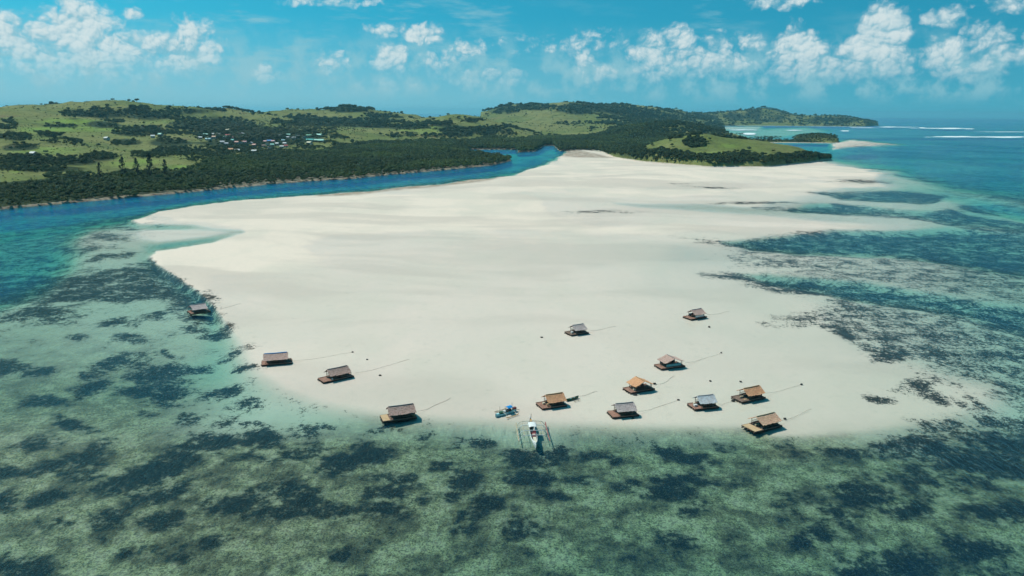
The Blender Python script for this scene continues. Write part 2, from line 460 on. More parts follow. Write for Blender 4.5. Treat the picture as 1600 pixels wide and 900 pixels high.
# ------------------------------------------------------------------ ground and water sheets
def polar_sheet():
    """rows of growing spacing so that near ground is fine and the sheet still reaches the horizon"""
    r = [8, 20, 35, 50, 62]
    while r[-1] < 6500: r.append(r[-1] * 1.0095)
    while r[-1] < 28000: r.append(r[-1] * 1.08)
    r[-1] = 28000.0
    a = list(np.radians(np.arange(-46, 46.01, 0.2)))
    out = list(np.radians(np.arange(50, 310, 4.0)))
    a = np.array(a + out); r = np.array(r)
    A, R_ = np.meshgrid(a, r)
    x = R_ * np.sin(A); y = R_ * np.cos(A)
    nr, na = R_.shape
    i = np.arange(nr - 1)[:, None]; j = np.arange(na)[None, :]; j2 = (j + 1) % na
    f = np.stack([i * na + j, (i + 1) * na + j, (i + 1) * na + j2, i * na + j2], -1).reshape(-1, 4)
    return x.ravel(), y.ravel(), f[:, ::-1]
GX, GY, GF = polar_sheet()
PX, PY = project(GX, GY, np.zeros_like(GX))
RAD = np.hypot(GX, GY)
PXc, PYc = np.clip(PX, -3000, 4600), np.clip(PY, 100, 3000)

def build_depth():
    px, py = PXc, PYc
    wob = (fbm(GX, GY, 30, 4, 3) - 0.5)
    D = np.interp(py, [176, 186, 195, 203, 212, 225, 250, 290, 340, 420, 520, 620, 700, 800, 900, 1300],
                      [11, 11, 10, 8.5, 8, 7, 6.0, 5.5, 4.5, 4.0, 3.0, 2.0, 1.15, 1.15, 1.5, 4.0])
    D = np.where(PY > 8e4, 6.0, D)
    # less deep to the left in the foreground
    D = D * (1 - 0.45 * sstep(-px, -1100, -300) * sstep(py, 500, 640))
    def lay(D, poly, val, feather, ky=1.6, wav=0.0, bias=0.0):
        s = sd_poly(px, py, poly, ky) + wob * wav + bias
        w = sstep(s, -feather, feather); return D * (1 - w) + val * w
    D = lay(D, [(-900, 345), (0, 328), (150, 316), (260, 326), (203, 345), (235, 400), (330, 480), (345, 520), (330, 560), (250, 590), (0, 640), (-900, 700)], 1.0, 40)
    D = lay(D, [(-900, 345), (0, 328), (150, 316), (260, 326), (205, 345), (150, 360), (130, 390), (60, 450), (-50, 490), (-900, 520)], 4.0, 30)
    D = lay(D, [(-900, 380), (0, 330), (150, 314), (300, 302), (420, 290), (560, 279), (700, 266), (770, 259), (800, 252), (803, 243), (812, 237), (866, 235), (870, 246), (835, 261), (790, 269), (700, 281), (600, 291), (480, 301), (380, 307), (300, 316), (250, 326), (205, 337), (0, 365), (-900, 430)], 6.5, 4, ky=3)
    s_ = sd_poly(px, py, [(1000, 366), (1100, 345), (1090, 318), (1200, 290), (1420, 290), (1500, 310), (1560, 340), (1900, 390), (1900, 640), (1640, 670), (1500, 690), (1200, 690), (1100, 560), (1000, 430)], 1.6)
    w = sstep(s_ + wob * 20, -16, 22); D = D * (1 - w) + w * np.interp(px, [1050, 1250, 1450, 1650, 1900], [0.14, 0.26, 0.6, 1.5, 3.0])
    D = lay(D, [(140, 352), (210, 346), (240, 385), (236, 404), (190, 396), (130, 400), (90, 385)], 0.55, 26, wav=30)
    FLAT = [(385, 592), (430, 622), (500, 640), (590, 655), (700, 664), (820, 670), (1000, 676), (1200, 680), (1380, 672), (1500, 655), (1560, 625), (1555, 600), (1480, 585), (1400, 560), (1330, 540), (1290, 500), (1270, 470), (1210, 450), (1190, 430), (1200, 405), (1200, 385), (1230, 370), (1300, 362), (1400, 357), (1420, 352), (1300, 347), (1180, 332), (1200, 318), (1280, 303), (1440, 297), (1470, 288), (1400, 268), (1330, 254), (1300, 248), (1200, 240), (1000, 240), (930, 234), (882, 234), (868, 250), (800, 271), (700, 283), (600, 293), (480, 303), (380, 309), (300, 318), (250, 328), (204, 343), (215, 352), (300, 354), (378, 362), (330, 376), (240, 388), (232, 402), (268, 432), (308, 457), (334, 482), (345, 515), (362, 560)]
    s = sd_poly(px, py, FLAT)
    front = sstep(py, 560, 640)
    fe = 5 + 26 * front + 14 * sstep(px, 1150, 1350) + 34 * sstep(-px, -520, -400) * sstep(py, 480, 550)
    w = sstep(s + wob * 10, -fe, fe)
    wet = 0.025 + 0.17 * sstep(px, 820, 1220) * sstep(py, 345, 400) + 0.015 * sstep(py, 420, 560) + 0.10 * sstep(px, 1250, 1500)
    D = D * (1 - w) + wet * w
    # dry sand
    DRY = [[(248, 330), (330, 319), (420, 309), (520, 309), (600, 304), (720, 300), (830, 308), (850, 330), (872, 350), (880, 358), (720, 357), (600, 360), (520, 365), (470, 385), (490, 405), (430, 420), (330, 430), (315, 452), (290, 444), (250, 418), (236, 400), (243, 390), (330, 379), (388, 366), (382, 354), (330, 347), (280, 345)],
           [(205, 343), (225, 339), (245, 345), (222, 350)],
           [(890, 234), (935, 236), (1000, 255), (1110, 264), (1200, 265), (1300, 257), (1400, 270), (1330, 280), (1180, 276), (1060, 282), (980, 274), (900, 262), (880, 250)],
           [(700, 284), (800, 272), (860, 256), (900, 268), (1000, 283), (1090, 288), (1000, 290), (850, 283), (760, 288)],
           [(640, 294), (760, 283), (840, 282), (930, 290), (1000, 294), (880, 294), (760, 298)],
           [(900, 300), (1100, 298), (1300, 290), (1200, 297), (1000, 304)],
           [(880, 352), (1000, 354), (1150, 357), (1050, 364), (900, 361)]]
    for i, P in enumerate(DRY):
        D = lay(D, P, -0.20 if i in (0, 2) else -0.10, 13, ky=2.2, wav=34)
    # back-water in the little bay, pale tongues over shallow sand
    D = lay(D, [(222, 353), (300, 352), (375, 358), (380, 366), (330, 374), (245, 384), (215, 375), (200, 362)], 0.13, 16, ky=2, wav=12)
    for P, v, fz in (([(1060, 388), (1150, 392), (1230, 402), (1180, 420), (1100, 420), (1060, 408)], 0.26, 40),
                  ([(960, 318), (1080, 320), (1200, 326), (1330, 338), (1410, 348), (1300, 345), (1150, 332), (1000, 324)], 0.42, 8),
                  ([(1296, 224), (1330, 217), (1412, 226), (1345, 230), (1300, 234)], 0.02, 4),
                  ([(1125, 197), (1190, 197), (1190, 204), (1130, 203)], 0.5, 4),
                  ([(1130, 203), (1260, 198), (1300, 205), (1220, 215), (1140, 215)], 2.2, 6),
                  ([(1380, 280), (1480, 290), (1620, 310), (1700, 350), (1620, 330), (1500, 310), (1430, 296)], 1.6, 20),
                  ([(1440, 320), (1540, 330), (1640, 350), (1640, 362), (1540, 345), (1440, 340)], 1.0, 12),
                  ([(1180, 690), (1330, 680), (1480, 660), (1560, 640), (1500, 675), (1350, 700), (1200, 720)], 0.8, 18)):
        D = lay(D, P, v, fz, ky=2, wav=8)
    for P, v in (([(1130, 379), (1240, 370), (1300, 365), (1400, 363), (1480, 356), (1620, 364), (1900, 385), (1900, 446), (1600, 426), (1480, 409), (1380, 395), (1250, 393), (1170, 386)], 2.4),
                 ([(1150, 428), (1250, 430), (1350, 438), (1440, 454), (1600, 478), (1900, 510), (1900, 550), (1600, 518), (1500, 490), (1400, 474), (1300, 458), (1210, 446)], 1.9),
                 ([(1285, 303), (1340, 300), (1420, 297), (1470, 303), (1460, 316), (1380, 313), (1320, 311)], 2.2),
                 ([(1240, 325), (1290, 318), (1340, 323), (1450, 331), (1500, 326), (1620, 351), (1900, 380), (1900, 392), (1500, 352), (1430, 340), (1340, 332)], 2.2)):
        D = lay(D, P, v, 9, ky=2, wav=24)
    D = D + (fbm(GX, GY, 45, 5, 11) - 0.5) * np.clip(0.10 + 0.25 * np.clip(D, 0, 3), 0, 0.5)
    D = D + (fbm(GX, GY * 0.45, 9, 3, 12) - 0.5) * 0.05
    return D
DEPTH = build_depth()

WEED = [  # sea grass patches and a far streak of island shade: px, py, rx, ry, tilt (degrees, rising to the right), strength
    (178,567,62,13,15,1.1),(255,579,54,14,12,1.2),(268,611,40,19,8,1.3),(212,606,34,9,5,.9),(148,603,36,11,8,1.1),(75,622,34,9,8,.9),(15,568,32,13,-5,1.2),(62,578,32,6,12,.8),
    (265,551,16,6,-20,.9),(358,554,32,6,16,.9),(376,577,18,5,0,.8),(352,608,36,9,12,.8),(315,573,18,5,8,.7),(305,592,20,6,12,.6),(380,630,24,8,8,.5),
    (105,655,30,10,-8,.9),(132,664,30,9,-5,.9),(300,652,26,10,8,.9),(352,652,30,7,14,.8),(392,661,20,5,0,.7),(228,641,14,5,0,.5),(60,690,40,10,10,.5),
    (110,722,66,13,15,.9),(140,737,40,10,15,.8),(165,690,28,8,15,.7),(330,690,44,19,10,1.3),(272,720,66,22,18,1.2),(236,742,74,18,18,1.1),(190,748,44,13,18,.9),
    (402,684,30,18,8,1.1),(376,711,34,6,15,.7),(8,732,30,14,10,.8),(70,776,34,10,10,.9),(12,782,22,20,0,1.0),(170,806,38,17,10,1.1),(256,808,38,17,5,1.1),(250,768,62,16,15,1.0),
    (382,780,66,19,10,1.2),(340,843,24,12,15,1.0),(35,882,56,26,0,1.2),(160,898,30,12,0,1.0),(285,868,24,9,0,.6),(95,815,28,8,8,.5),(215,858,36,8,10,.4),
    (465,660,26,12,8,.9),(466,697,40,14,12,1.0),(412,716,20,8,8,.8),(516,715,40,18,5,1.2),(577,706,34,15,4,1.0),(612,740,44,13,-4,1.1),(560,690,18,8,0,.5),
    (690,717,28,10,15,.9),(720,748,34,24,0,1.1),(704,768,24,12,0,1.1),(665,768,22,9,0,.7),(450,766,46,22,5,1.2),(506,786,50,15,0,1.2),(592,765,36,13,0,1.2),(590,790,46,13,-5,1.0),
    (440,794,56,13,10,1.0),(736,801,34,10,10,.9),(767,780,27,14,0,.8),(725,822,20,12,0,.6),(797,816,18,14,0,.8),(525,857,16,12,0,.9),(550,896,28,11,0,1.0),(760,690,22,6,15,.8),
    (720,690,26,5,8,.4),(640,690,20,6,10,.5),(590,668,24,5,5,.6),(655,672,20,6,12,.7),(500,655,14,4,0,.5),
    (832,708,46,17,4,1.4),(862,704,24,12,0,1.0),(826,737,34,13,0,1.0),(804,741,14,9,0,.8),(811,816,34,20,0,1.1),(905,743,34,7,0,.7),(866,766,30,7,-10,.7),(940,705,26,7,0,.35),
    (965,712,14,8,-10,.9),(1054,697,28,12,-20,1.1),(1086,706,26,9,0,1.0),(1112,718,20,6,0,.6),(1060,734,40,10,0,1.0),(986,750,24,8,5,1.0),(1020,762,36,9,4,.9),(1062,756,36,16,-10,1.0),
    (1102,748,24,7,0,.8),(1082,786,32,15,0,1.0),(1060,826,34,15,-10,1.1),(1086,840,18,6,0,.7),(1165,750,16,6,0,.4),(1140,700,20,6,-8,.3),(1175,775,20,6,0,.35),
    (1410,684,70,9,2,.8),(1484,702,110,22,-6,.85),(1330,696,64,9,6,.6),(1545,682,90,24,-10,1.0),(1568,722,70,24,-15,.8),(1240,692,30,6,4,.4),(1450,735,90,20,-5,.45),
    (1356,760,52,20,-8,1.2),(1320,796,40,18,-10,.9),(1420,790,40,17,0,1.0),(1290,826,44,13,10,.9),(1256,841,24,10,0,.9),(1382,872,80,30,0,1.2),(1530,841,66,18,-15,1.1),(1572,792,40,20,-15,1.1),
    (1480,770,60,14,-10,.4),(1230,780,40,14,0,.3),(1560,880,60,20,-10,.4),(1640,700,80,60,0,.9),(1680,820,60,40,0,.8),
    (1255,500,36,8,8,.45),(1322,516,38,13,-15,.95),(1400,546,46,13,-10,.95),(1342,480,44,8,-10,.7),(1430,600,28,10,-5,1.0),(1452,622,30,9,-20,.95),(1380,617,22,5,-10,.75),(1472,597,26,5,-10,.6),
    (1582,656,44,18,-15,1.0),(1500,628,30,4,-8,.4),(1540,625,30,6,-14,.6),
    (70,487,64,15,4,.9),(0,482,40,10,0,.6),(300,474,34,15,6,1.1),(316,494,26,8,0,1.0),(190,501,28,7,5,.9),(246,490,24,6,4,.7),(200,526,28,8,8,.9),(310,511,18,6,0,.9),(338,521,26,6,4,.9),(350,512,14,6,0,.8),(125,520,16,4,0,.5),
    (170,371,30,6,0,.9),(172,400,40,5,8,.8),(205,356,16,2.5,0,.8),(60,430,80,14,4,.8),(10,455,60,14,0,.6),(130,385,40,7,0,.4),(225,331,34,4,6,.9),(165,345,50,5,3,.5),
    (1530,324,36,6,-4,.9),(1340,240,30,5,0,1.0),(1400,233,60,3,0,.7),(1350,228,20,2,0,0.5),(1450,213.5,160,1.8,0,.8),(1520,262,80,3,0,.45),(1400,260,40,3,0,.6),(1450,270,40,2.5,0,.7),(1460,276,30,2.5,0,.7),(1520,287,60,3,-3,.6),(1590,300,60,4,-3,.6),  # long streak off the islet: island shade painted as dark bottom
    (1180,318,60,1.6,0,.5),(1060,286,24,1.2,0,.8),(1120,293,36,1.2,-4,.6),(1350,284,40,2.5,0,.5),(945,331,40,1.5,0,.3)]
WEED_POLY = [  # larger meadows: outline, strength, edge width
    ([(1320,238),(1400,222),(1500,212),(1900,210),(1900,345),(1620,325),(1500,292),(1430,266),(1360,250)], .50, 22),
    ([(-400,356),(0,342),(150,336),(200,345),(190,362),(120,372),(90,400),(110,425),(60,470),(-50,500),(-400,520)], .38, 16),
    ([(-300,352),(0,334),(150,318),(300,304),(420,292),(560,281),(700,268),(780,260),(800,254),(806,243),(860,240),(864,246),(830,260),(785,268),(700,279),(600,289),(480,299),(380,305),(300,313),(240,324),(150,334),(0,346),(-300,372)], .75, 5),
    ([(1050,372),(1130,377),(1240,368),(1300,363),(1400,361),(1480,354),(1620,362),(1760,380),(1760,446),(1600,428),(1480,411),(1380,397),(1250,396),(1150,388),(1090,379)], 1.25, 9),
    ([(1150,391),(1300,396),(1500,410),(1760,430),(1760,480),(1600,470),(1440,448),(1350,432),(1250,420),(1170,402)], .42, 12),
    ([(1080,424),(1110,421),(1250,428),(1350,436),(1440,452),(1600,476),(1760,500),(1760,550),(1600,520),(1500,492),(1400,478),(1300,462),(1210,452),(1150,436)], 1.15, 9),
    ([(1280,482),(1400,478),(1600,512),(1760,540),(1760,690),(1640,670),(1590,620),(1540,596),(1480,574),(1400,552),(1330,524)], .58, 14),
    ([(1275,302),(1340,299),(1420,296),(1480,303),(1465,317),(1380,314),(1310,312)], 1.3, 5),
    ([(1185,325),(1260,323),(1290,316),(1340,322),(1450,330),(1500,324),(1620,350),(1760,375),(1760,392),(1500,354),(1430,341),(1340,333),(1260,328)], 1.2, 5),
    ([(-300,430),(0,420),(90,424),(150,418),(208,402),(230,405),(270,431),(308,455),(332,478),(344,500),(320,484),(290,470),(240,464),(180,470),(150,468),(60,474),(0,462),(-300,470)], 1.2, 9)]
def build_fields():
    px, py = PXc, PYc
    W = np.full(px.shape, -6.0)
    sc_ = np.clip(RAD, 100, 900) / 160.0
    px = px + (fbm(GX / sc_, GY / sc_, 9, 4, 41) - 0.5) * 44; py = py + (fbm(GX / sc_, GY / sc_, 9, 4, 51) - 0.5) * 22 * np.clip((PYc - 200) / 400, 0.02, 1)
    for (cx, cy, rx, ry, an, s) in WEED:
        ca, sa = math.cos(math.radians(an)), math.sin(math.radians(an))
        dx = px - cx; dy = py - cy
        u = (dx * ca - dy * sa) / rx; v = (dx * sa + dy * ca) / ry
        q = (1 - (u * u + v * v) * 0.85) * s
        W = np.maximum(W, q)
    px = PXc + (fbm(GX * .5, GY, 40, 4, 42) - 0.5) * 70 * sstep(RAD, 180, 300); py = PYc + (fbm(GX * .5, GY, 40, 4, 52) - 0.5) * 22 * np.clip((PYc - 230) / 200, 0.05, 1)
    for P, s, fe in WEED_POLY:
        W = np.maximum(W, np.clip(sd_poly(px, py, P, 2.0) / fe, -6.0, 1) * s * 0.68)
    px, py = PXc, PYc
    W = W + (fbm(GX * 0.7, GY, 60, 5, 43, 0.62) - 0.5) * 1.7 * sstep(RAD, 170, 420) * (px > 900) * sstep(W, -1.6, -0.3)
    frame = (py < 905) & (px > -60) & (px < 1660)
    W = np.maximum(W, np.where(frame, -0.75 + 0.35 * sstep(py, 680, 760), 0.15 * sstep(py, 600, 900) - 0.2) - 5.5 * sstep(-DEPTH, -0.30, -0.18))
    W = W - 0.8 * sstep(-DEPTH, -0.02, 0.05)
    al = sstep(py + (fbm(GX, GY, 25, 3, 5) - 0.5) * 50, 640, 705) * 0.95 * sstep(DEPTH, 0.10, 0.5)
    al = np.maximum(al, 0.88 * sstep(-px, -430, -200) * sstep(py, 440, 620) * sstep(DEPTH, 0.2, 0.8))
    al = np.where(PY > 8e4, 0.8, al)
    mud = np.zeros(px.shape)
    for P, fe in (([(-60, 328), (0, 326), (150, 311), (300, 298), (420, 286), (560, 275), (700, 262), (800, 248), (800, 256), (700, 269), (560, 282), (420, 293), (300, 305), (150, 320), (0, 336), (-60, 340)], 2),
                  ([(560, 297), (640, 289), (760, 276), (800, 272), (760, 283), (680, 292), (600, 299)], 4), ([(480, 303), (560, 297), (620, 296), (560, 305), (500, 307)], 3),
                  ([(840, 236), (900, 234), (930, 240), (960, 247), (900, 246), (870, 243)], 3)):
        mud = np.maximum(mud, sstep(sd_poly(px, py, P, 3.0), -fe, fe) * 0.8)
    foam = np.full(px.shape, -1.0)
    for (cx, cy, rx, ry) in ((1483, 200.6, 26, 1.1), (1440, 199.6, 5, .8), (1392, 198.4, 18, .8), (1492, 213.5, 32, 1.2), (1572, 214.2, 36, 1.2), (1170, 209, 14, 2.0), (1240, 203.5, 20, .7), (1320, 204.5, 8, .7), (1640, 215, 30, 1.2), (1515, 201.3, 8, .6), (1165, 203, 30, .8), (1530, 213.9, 120, .7), (1470, 200.4, 60, .5), (1400, 198.5, 40, .45), (1570, 206, 60, .4), (1350, 199.5, 30, .4)):
        q = 1 - ((px - cx) / rx) ** 2 - ((py - cy) / ry) ** 2
        foam = np.maximum(foam, np.clip(q, -1, 1) * 1.2)
    foam = foam + (fbm(GX, GY * 0.3, 30, 4, 31, 0.7) - 0.5) * 2.2
    return W, al, mud, foam
WEEDF, ALG, MUD, FOAM = build_fields()
me = mesh_np('sand_flat', np.stack([GX, GY, -DEPTH], -1), GF, True)
set_attr(me, 'weed', WEEDF); set_attr(me, 'algae', ALG); set_attr(me, 'mud', MUD); _wp = (fbm(GX, GY, 160, 3, 63) - 0.5) * 130
set_attr(me, 'bands', fbm(GX * 0.28 + 0.12 * GY, GY + _wp, 30, 5, 62, 0.6)); set_attr(me, 'patch', fbm(GX, GY * 0.6, 28, 5, 61, 0.6))
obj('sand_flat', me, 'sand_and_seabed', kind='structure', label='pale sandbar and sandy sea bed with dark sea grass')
me = mesh_np('water', np.stack([GX, GY, np.zeros_like(GX)], -1), GF, True)
set_attr(me, 'depth', DEPTH); set_attr(me, 'foam', FOAM); set_attr(me, 'gust', 0.45 + 0.55 * sstep(fbm(GX, GY * 0.6, 80, 4, 71), 0.3, 0.7)); set_attr(me, 'far', sstep(RAD, 250, 2500))
obj('water', me, 'sea_water', kind='structure', label='clear turquoise and blue sea water around the sandbar')

# ------------------------------------------------------------------ hills and low land
def at_dist(px, py, d):
    """the point on the line of sight through a pixel at forward distance d"""
    v = R3 @ np.array([(px - 800) / FPX, -(py - 450) / FPX, -1.0]); t = d / v[1]
    return v[0] * t, d, CAM_H + v[2] * t
CP = math.cos(PITCH)
def q_of(px): return (px - 800) / FPX * CP * 1.006
def near_tab(lst):
    a = [ground(px, py) for px, py in lst]; return np.array([p.x / p.y for p in a]), np.array([p.y for p in a])
N1 = near_tab([(-1100, 520), (-600, 425), (-300, 374), (-100, 344), (0, 329), (150, 315), (300, 301), (420, 289), (560, 279), (700, 266), (770, 259), (797, 252), (801, 246), (804, 239), (836, 237), (850, 228.5), (864, 227.5), (874, 236.5), (905, 235), (935, 236), (960, 246), (1000, 252.5), (1060, 257.5), (1110, 261), (1200, 261), (1260, 255), (1300, 248.5), (1312, 245)])
F1 = (np.array([q_of(p) for p in (-1100, -200, 0, 400, 560, 640, 740, 780, 1000, 1122, 1130, 1160, 1220, 1280, 1312)]),
      np.array([6000, 6000, 5000, 4000, 3100, 2700, 2650, 5200, 5600, 5600, 2100, 1800, 1480, 1200, 1030.]))
N2 = near_tab([(1090, 196.5), (1140, 196.6), (1200, 196.6), (1300, 197.4), (1340, 198), (1368, 196.5)])
F2 = (np.array([q_of(p) for p in (1090, 1300, 1345, 1368, 1372)]), np.array([5700, 5700, 5300, 4700, 4300.]))
N3 = near_tab([(1140, 219), (1160, 221.5), (1200, 223.5), (1240, 223.5), (1300, 224), (1316, 222)])
F3 = (np.array([q_of(p) for p in (1140, 1180, 1236, 1246, 1270, 1300, 1318)]), np.array([1780, 1790, 1770, 1900, 2000, 1900, 1650.]))
def shore_in(q, d):
    """metres inland, three land masses"""
    out = []
    for N, F in ((N1, F1), (N2, F2), (N3, F3)):
        nd = np.interp(q, *N); fd = np.interp(q, *F)
        s = np.minimum(d - nd, (fd - d))
        s = np.where((q < min(N[0][0], F[0][0]) - 0.001) | (q > max(N[0][-1], F[0][-1])), -300, s)
        out.append(s)
    # the creek behind the mangrove point
    cq0, cq1 = q_of(738), q_of(806)
    ch = np.minimum(np.minimum(d - (1010 + 120 * np.clip((cq1 - q) / (cq1 - cq0), 0, 1)), 1270 - d), (q - cq0) * 1100)
    ch = np.where(q > cq1, -300, ch)
    out[0] = np.minimum(out[0], -ch)
    return out
HC = []      # control points: px, py, distance (height follows) or px, None, distance, height
def hc(px, *rows):
    for r in rows:
        if r[0] is None: HC.append((q_of(px), r[1], r[2]))
        else:
            x, y, z = at_dist(px, r[0], r[1]); HC.append((x / y, y, z))
hc(-700, (None, 400, 1), (None, 600, 2), (None, 900, 16), (None, 1300, 45), (None, 1700, 55), (None, 2500, 30), (None, 5000, 5))
hc(-300, (None, 450, 1), (None, 600, 3), (None, 900, 22), (None, 1300, 50), (None, 1600, 62), (None, 2500, 30), (None, 5000, 5))
hc(0, (None, 450, 1), (None, 585, 2), (252, 720), (232, 850), (207, 1000), (187, 1200), (169, 1500), (None, 1850, 45), (None, 2600, 20), (None, 4500, 3))
hc(100, (None, 520, 1), (None, 640, 2), (246, 760), (231, 870), (214, 1000), (191, 1250), (177, 1400), (166.5, 1550), (None, 1900, 45), (None, 2800, 15))
hc(150, (None, 680, 3), (245, 770), (231, 900), (214, 1080), (194, 1290), (174, 1480), (162, 1600), (None, 1900, 50))
hc(200, (None, 560, 1), (None, 680, 4), (246.5, 800), (None, 950, 7), (226, 1060), (206, 1250), (186, 1450), (171, 1560), (160, 1650), (None, 2000, 45), (None, 2900, 15), (None, 4500, 2))
hc(245, (None, 690, 2), (250, 790), (None, 950, 6), (222, 1100), (200, 1350), (176, 1580), (164, 1680), (None, 2000, 45))
hc(300, (None, 590, 1), (None, 730, 2), (243, 900), (228, 1050), (213, 1250), (197, 1500), (180, 1700), (168.5, 1800), (None, 2200, 40), (None, 3000, 12))
hc(350, (None, 900, 1), (234, 1080), (217, 1300), (198, 1600), (182, 1820), (172, 1980), (None, 2400, 35))
hc(400, (None, 700, 1), (None, 1070, 1.5), (226, 1200), (211, 1400), (201, 1600), (190, 1800), (180, 2000), (174.5, 2200), (None, 2600, 30), (None, 3600, 3))
hc(450, (None, 1120, 1.5), (220, 1280), (208, 1480), (198, 1700), (186, 2000), (176.5, 2350), (None, 2700, 35))
hc(500, (None, 800, 1), (None, 1140, 1.5), (217, 1330), (205, 1600), (195, 1900), (185, 2150), (174.5, 2350), (None, 2700, 35), (None, 3300, 3))
hc(545, (None, 1230, 1.5), (210, 1500), (197, 1850), (184, 2150), (167, 2320), (None, 2600, 38))
hc(600, (None, 900, 1), (None, 1420, 2), (207, 1620), (197, 2000), (186, 2250), (176.5, 2450), (None, 2700, 30), (None, 3050, 1))
hc(650, (None, 1480, 2), (207, 1650), (195, 1820), (187, 1950), (None, 2150, 30), (181.5, 2400), (None, 2650, 1))
hc(700, (None, 950, 1), (None, 1540, 2), (206, 1640), (191, 1800), (180, 1920), (None, 2100, 34), (None, 2350, 20), (None, 2650, 1))
hc(750, (None, 1100, 1), (None, 1600, 2), (205, 1690), (194, 1850), (185.5, 1960), (None, 2150, 25), (None, 2700, 4), (176, 3300), (None, 3700, 40))
hc(790, (None, 1400, 1), (None, 1660, 2), (205, 1760), (197, 1900), (None, 2100, 16), (193, 2400), (181, 2900), (166.5, 3350), (None, 3800, 50), (None, 5000, 2))
hc(840, (None, 1400, 1), (None, 1760, 2), (None, 2000, 5), (195, 2400), (180, 2800), (166, 3200), (None, 3700, 70), (None, 5000, 10))
hc(880, (None, 1400, 1), (None, 1800, 2), (203, 2100), (192, 2450), (174, 2850), (160.5, 3200), (None, 3700, 70), (None, 5000, 15))
hc(920, (None, 1500, 1), (None, 1850, 2), (201, 2150), (194, 2500), (178, 2900), (164, 3350), (None, 4000, 60), (None, 5200, 10))
hc(970, (None, 1300, 1), (None, 1600, 2), (205, 1800), (193, 2500), (177, 3100), (163.5, 3550), (None, 4200, 60), (None, 5300, 10))
hc(1010, (None, 1250, 2), (203, 1700), (193, 1880), (None, 2100, 20), (190, 2800), (178, 3300), (167, 3800), (None, 4500, 50))
hc(1060, (None, 1300, 1), (None, 1550, 3), (201, 1750), (189, 1900), (None, 2150, 16), (192, 3000), (181, 3600), (172, 4100), (None, 4700, 50))
hc(1095, (None, 1350, 1), (None, 1600, 4), (202, 1760), (193.5, 1900), (None, 2150, 10), (None, 3200, 8), (186, 3900), (177.5, 4300), (None, 4900, 45))
hc(1125, (None, 1700, 3), (206, 1850), (None, 2000, 6), (None, 3000, 2), (190, 4200), (178, 4500), (None, 5100, 40))
hc(1160, (None, 3000, 1), (None, 4250, 2), (188, 4450), (174.5, 4600), (None, 5200, 45))
hc(1192, (None, 4250, 2), (187, 4450), (168, 4650), (None, 5200, 45)); hc(1215, (186, 4450), (174, 4650), (None, 5200, 40))
hc(1245, (None, 4250, 2), (190, 4450), (182, 4700), (None, 5300, 25)); hc(1280, (190, 4450), (182.5, 4750)); hc(1320, (None, 4280, 2), (190, 4450), (181.8, 4700), (None, 5200, 20)); hc(1355, (None, 4280, 1), (189, 4500), (None, 4800, 10))
# the green headland and the islet
hc(960, (None, 1100, 5)); hc(985, (None, 1000, 0.7), (235, 1060), (None, 1150, 4)); hc(1020, (None, 930, 0.7), (238, 980), (224, 1040), (None, 1130, 10), (None, 1200, 3))
hc(1050, (None, 900, 0.7), (242, 950), (225, 1000), (213.5, 1050), (None, 1150, 8)); hc(1080, (None, 880, 0.7), (242, 940), (226, 990), (211, 1050), (None, 1150, 9))
hc(1115, (None, 865, 0.7), (242, 925), (227, 980), (212.5, 1040), (None, 1150, 7)); hc(1150, (None, 865, 0.7), (243, 925), (231, 980), (218.5, 1040), (None, 1150, 5)); hc(1200, (None, 870, 0.7), (244, 930), (233, 980), (226, 1040), (None, 1150, 4))
hc(1250, (None, 945, 0.7), (240, 990), (233, 1050), (None, 1140, 2)); hc(1290, (None, 1010, 0.7), (None, 1060, 3))
hc(1180, (None, 1740, 1.5)); hc(1250, (None, 1740, 4), (213.5, 1800)); hc(1270, (None, 1740, 5), (209.5, 1800)); hc(1290, (None, 1740, 5), (211, 1800)); hc(1306, (None, 1700, 2), (217, 1760))
_hp = np.array([(q * FPX / 100, math.log(d) * 9, h) for q, d, h in HC])
_A = np.hypot(_hp[:, None, 0] - _hp[None, :, 0], _hp[:, None, 1] - _hp[None, :, 1])
_w = np.linalg.solve(_A - 0.02 * np.eye(len(_hp)), _hp[:, 2])
def land_height(x, y):
    x = np.asarray(x, float); y = np.asarray(y, float)
    sh = x.shape; x = x.ravel(); y = np.maximum(y.ravel(), 50.0)
    q = x / y; u = q * FPX / 100; v = np.log(y) * 9
    h = np.zeros(x.shape)
    for i in range(0, len(x), 40000):
        sl = slice(i, i + 40000)
        h[sl] = np.hypot(u[sl, None] - _hp[None, :, 0], v[sl, None] - _hp[None, :, 1]) @ _w
    S = np.max(np.stack(shore_in(q, y)), 0)
    nz = (fbm(x, y, 170, 5, 81) - 0.5)
    rg = 0.5 - np.abs(fbm(x, y, 210, 4, 84) - 0.5) * 3.2
    h = np.maximum(h, 0.6) + nz * np.clip(h * 0.42, 0, 18) + rg * np.clip(h * 0.22, 0, 9) + (fbm(x, y, 48, 3, 82) - 0.5) * np.clip(h * 0.26, 0, 7)
    h = np.maximum(h, 0.5) + 0.6
    k = sstep(S + (fbm(x, y, 22, 3, 83) - 0.5) * 10, -3, 4 + np.clip(y / 200, 0, 12))
    return (-3.0 + (h + 3.0) * k).reshape(sh), S.reshape(sh)
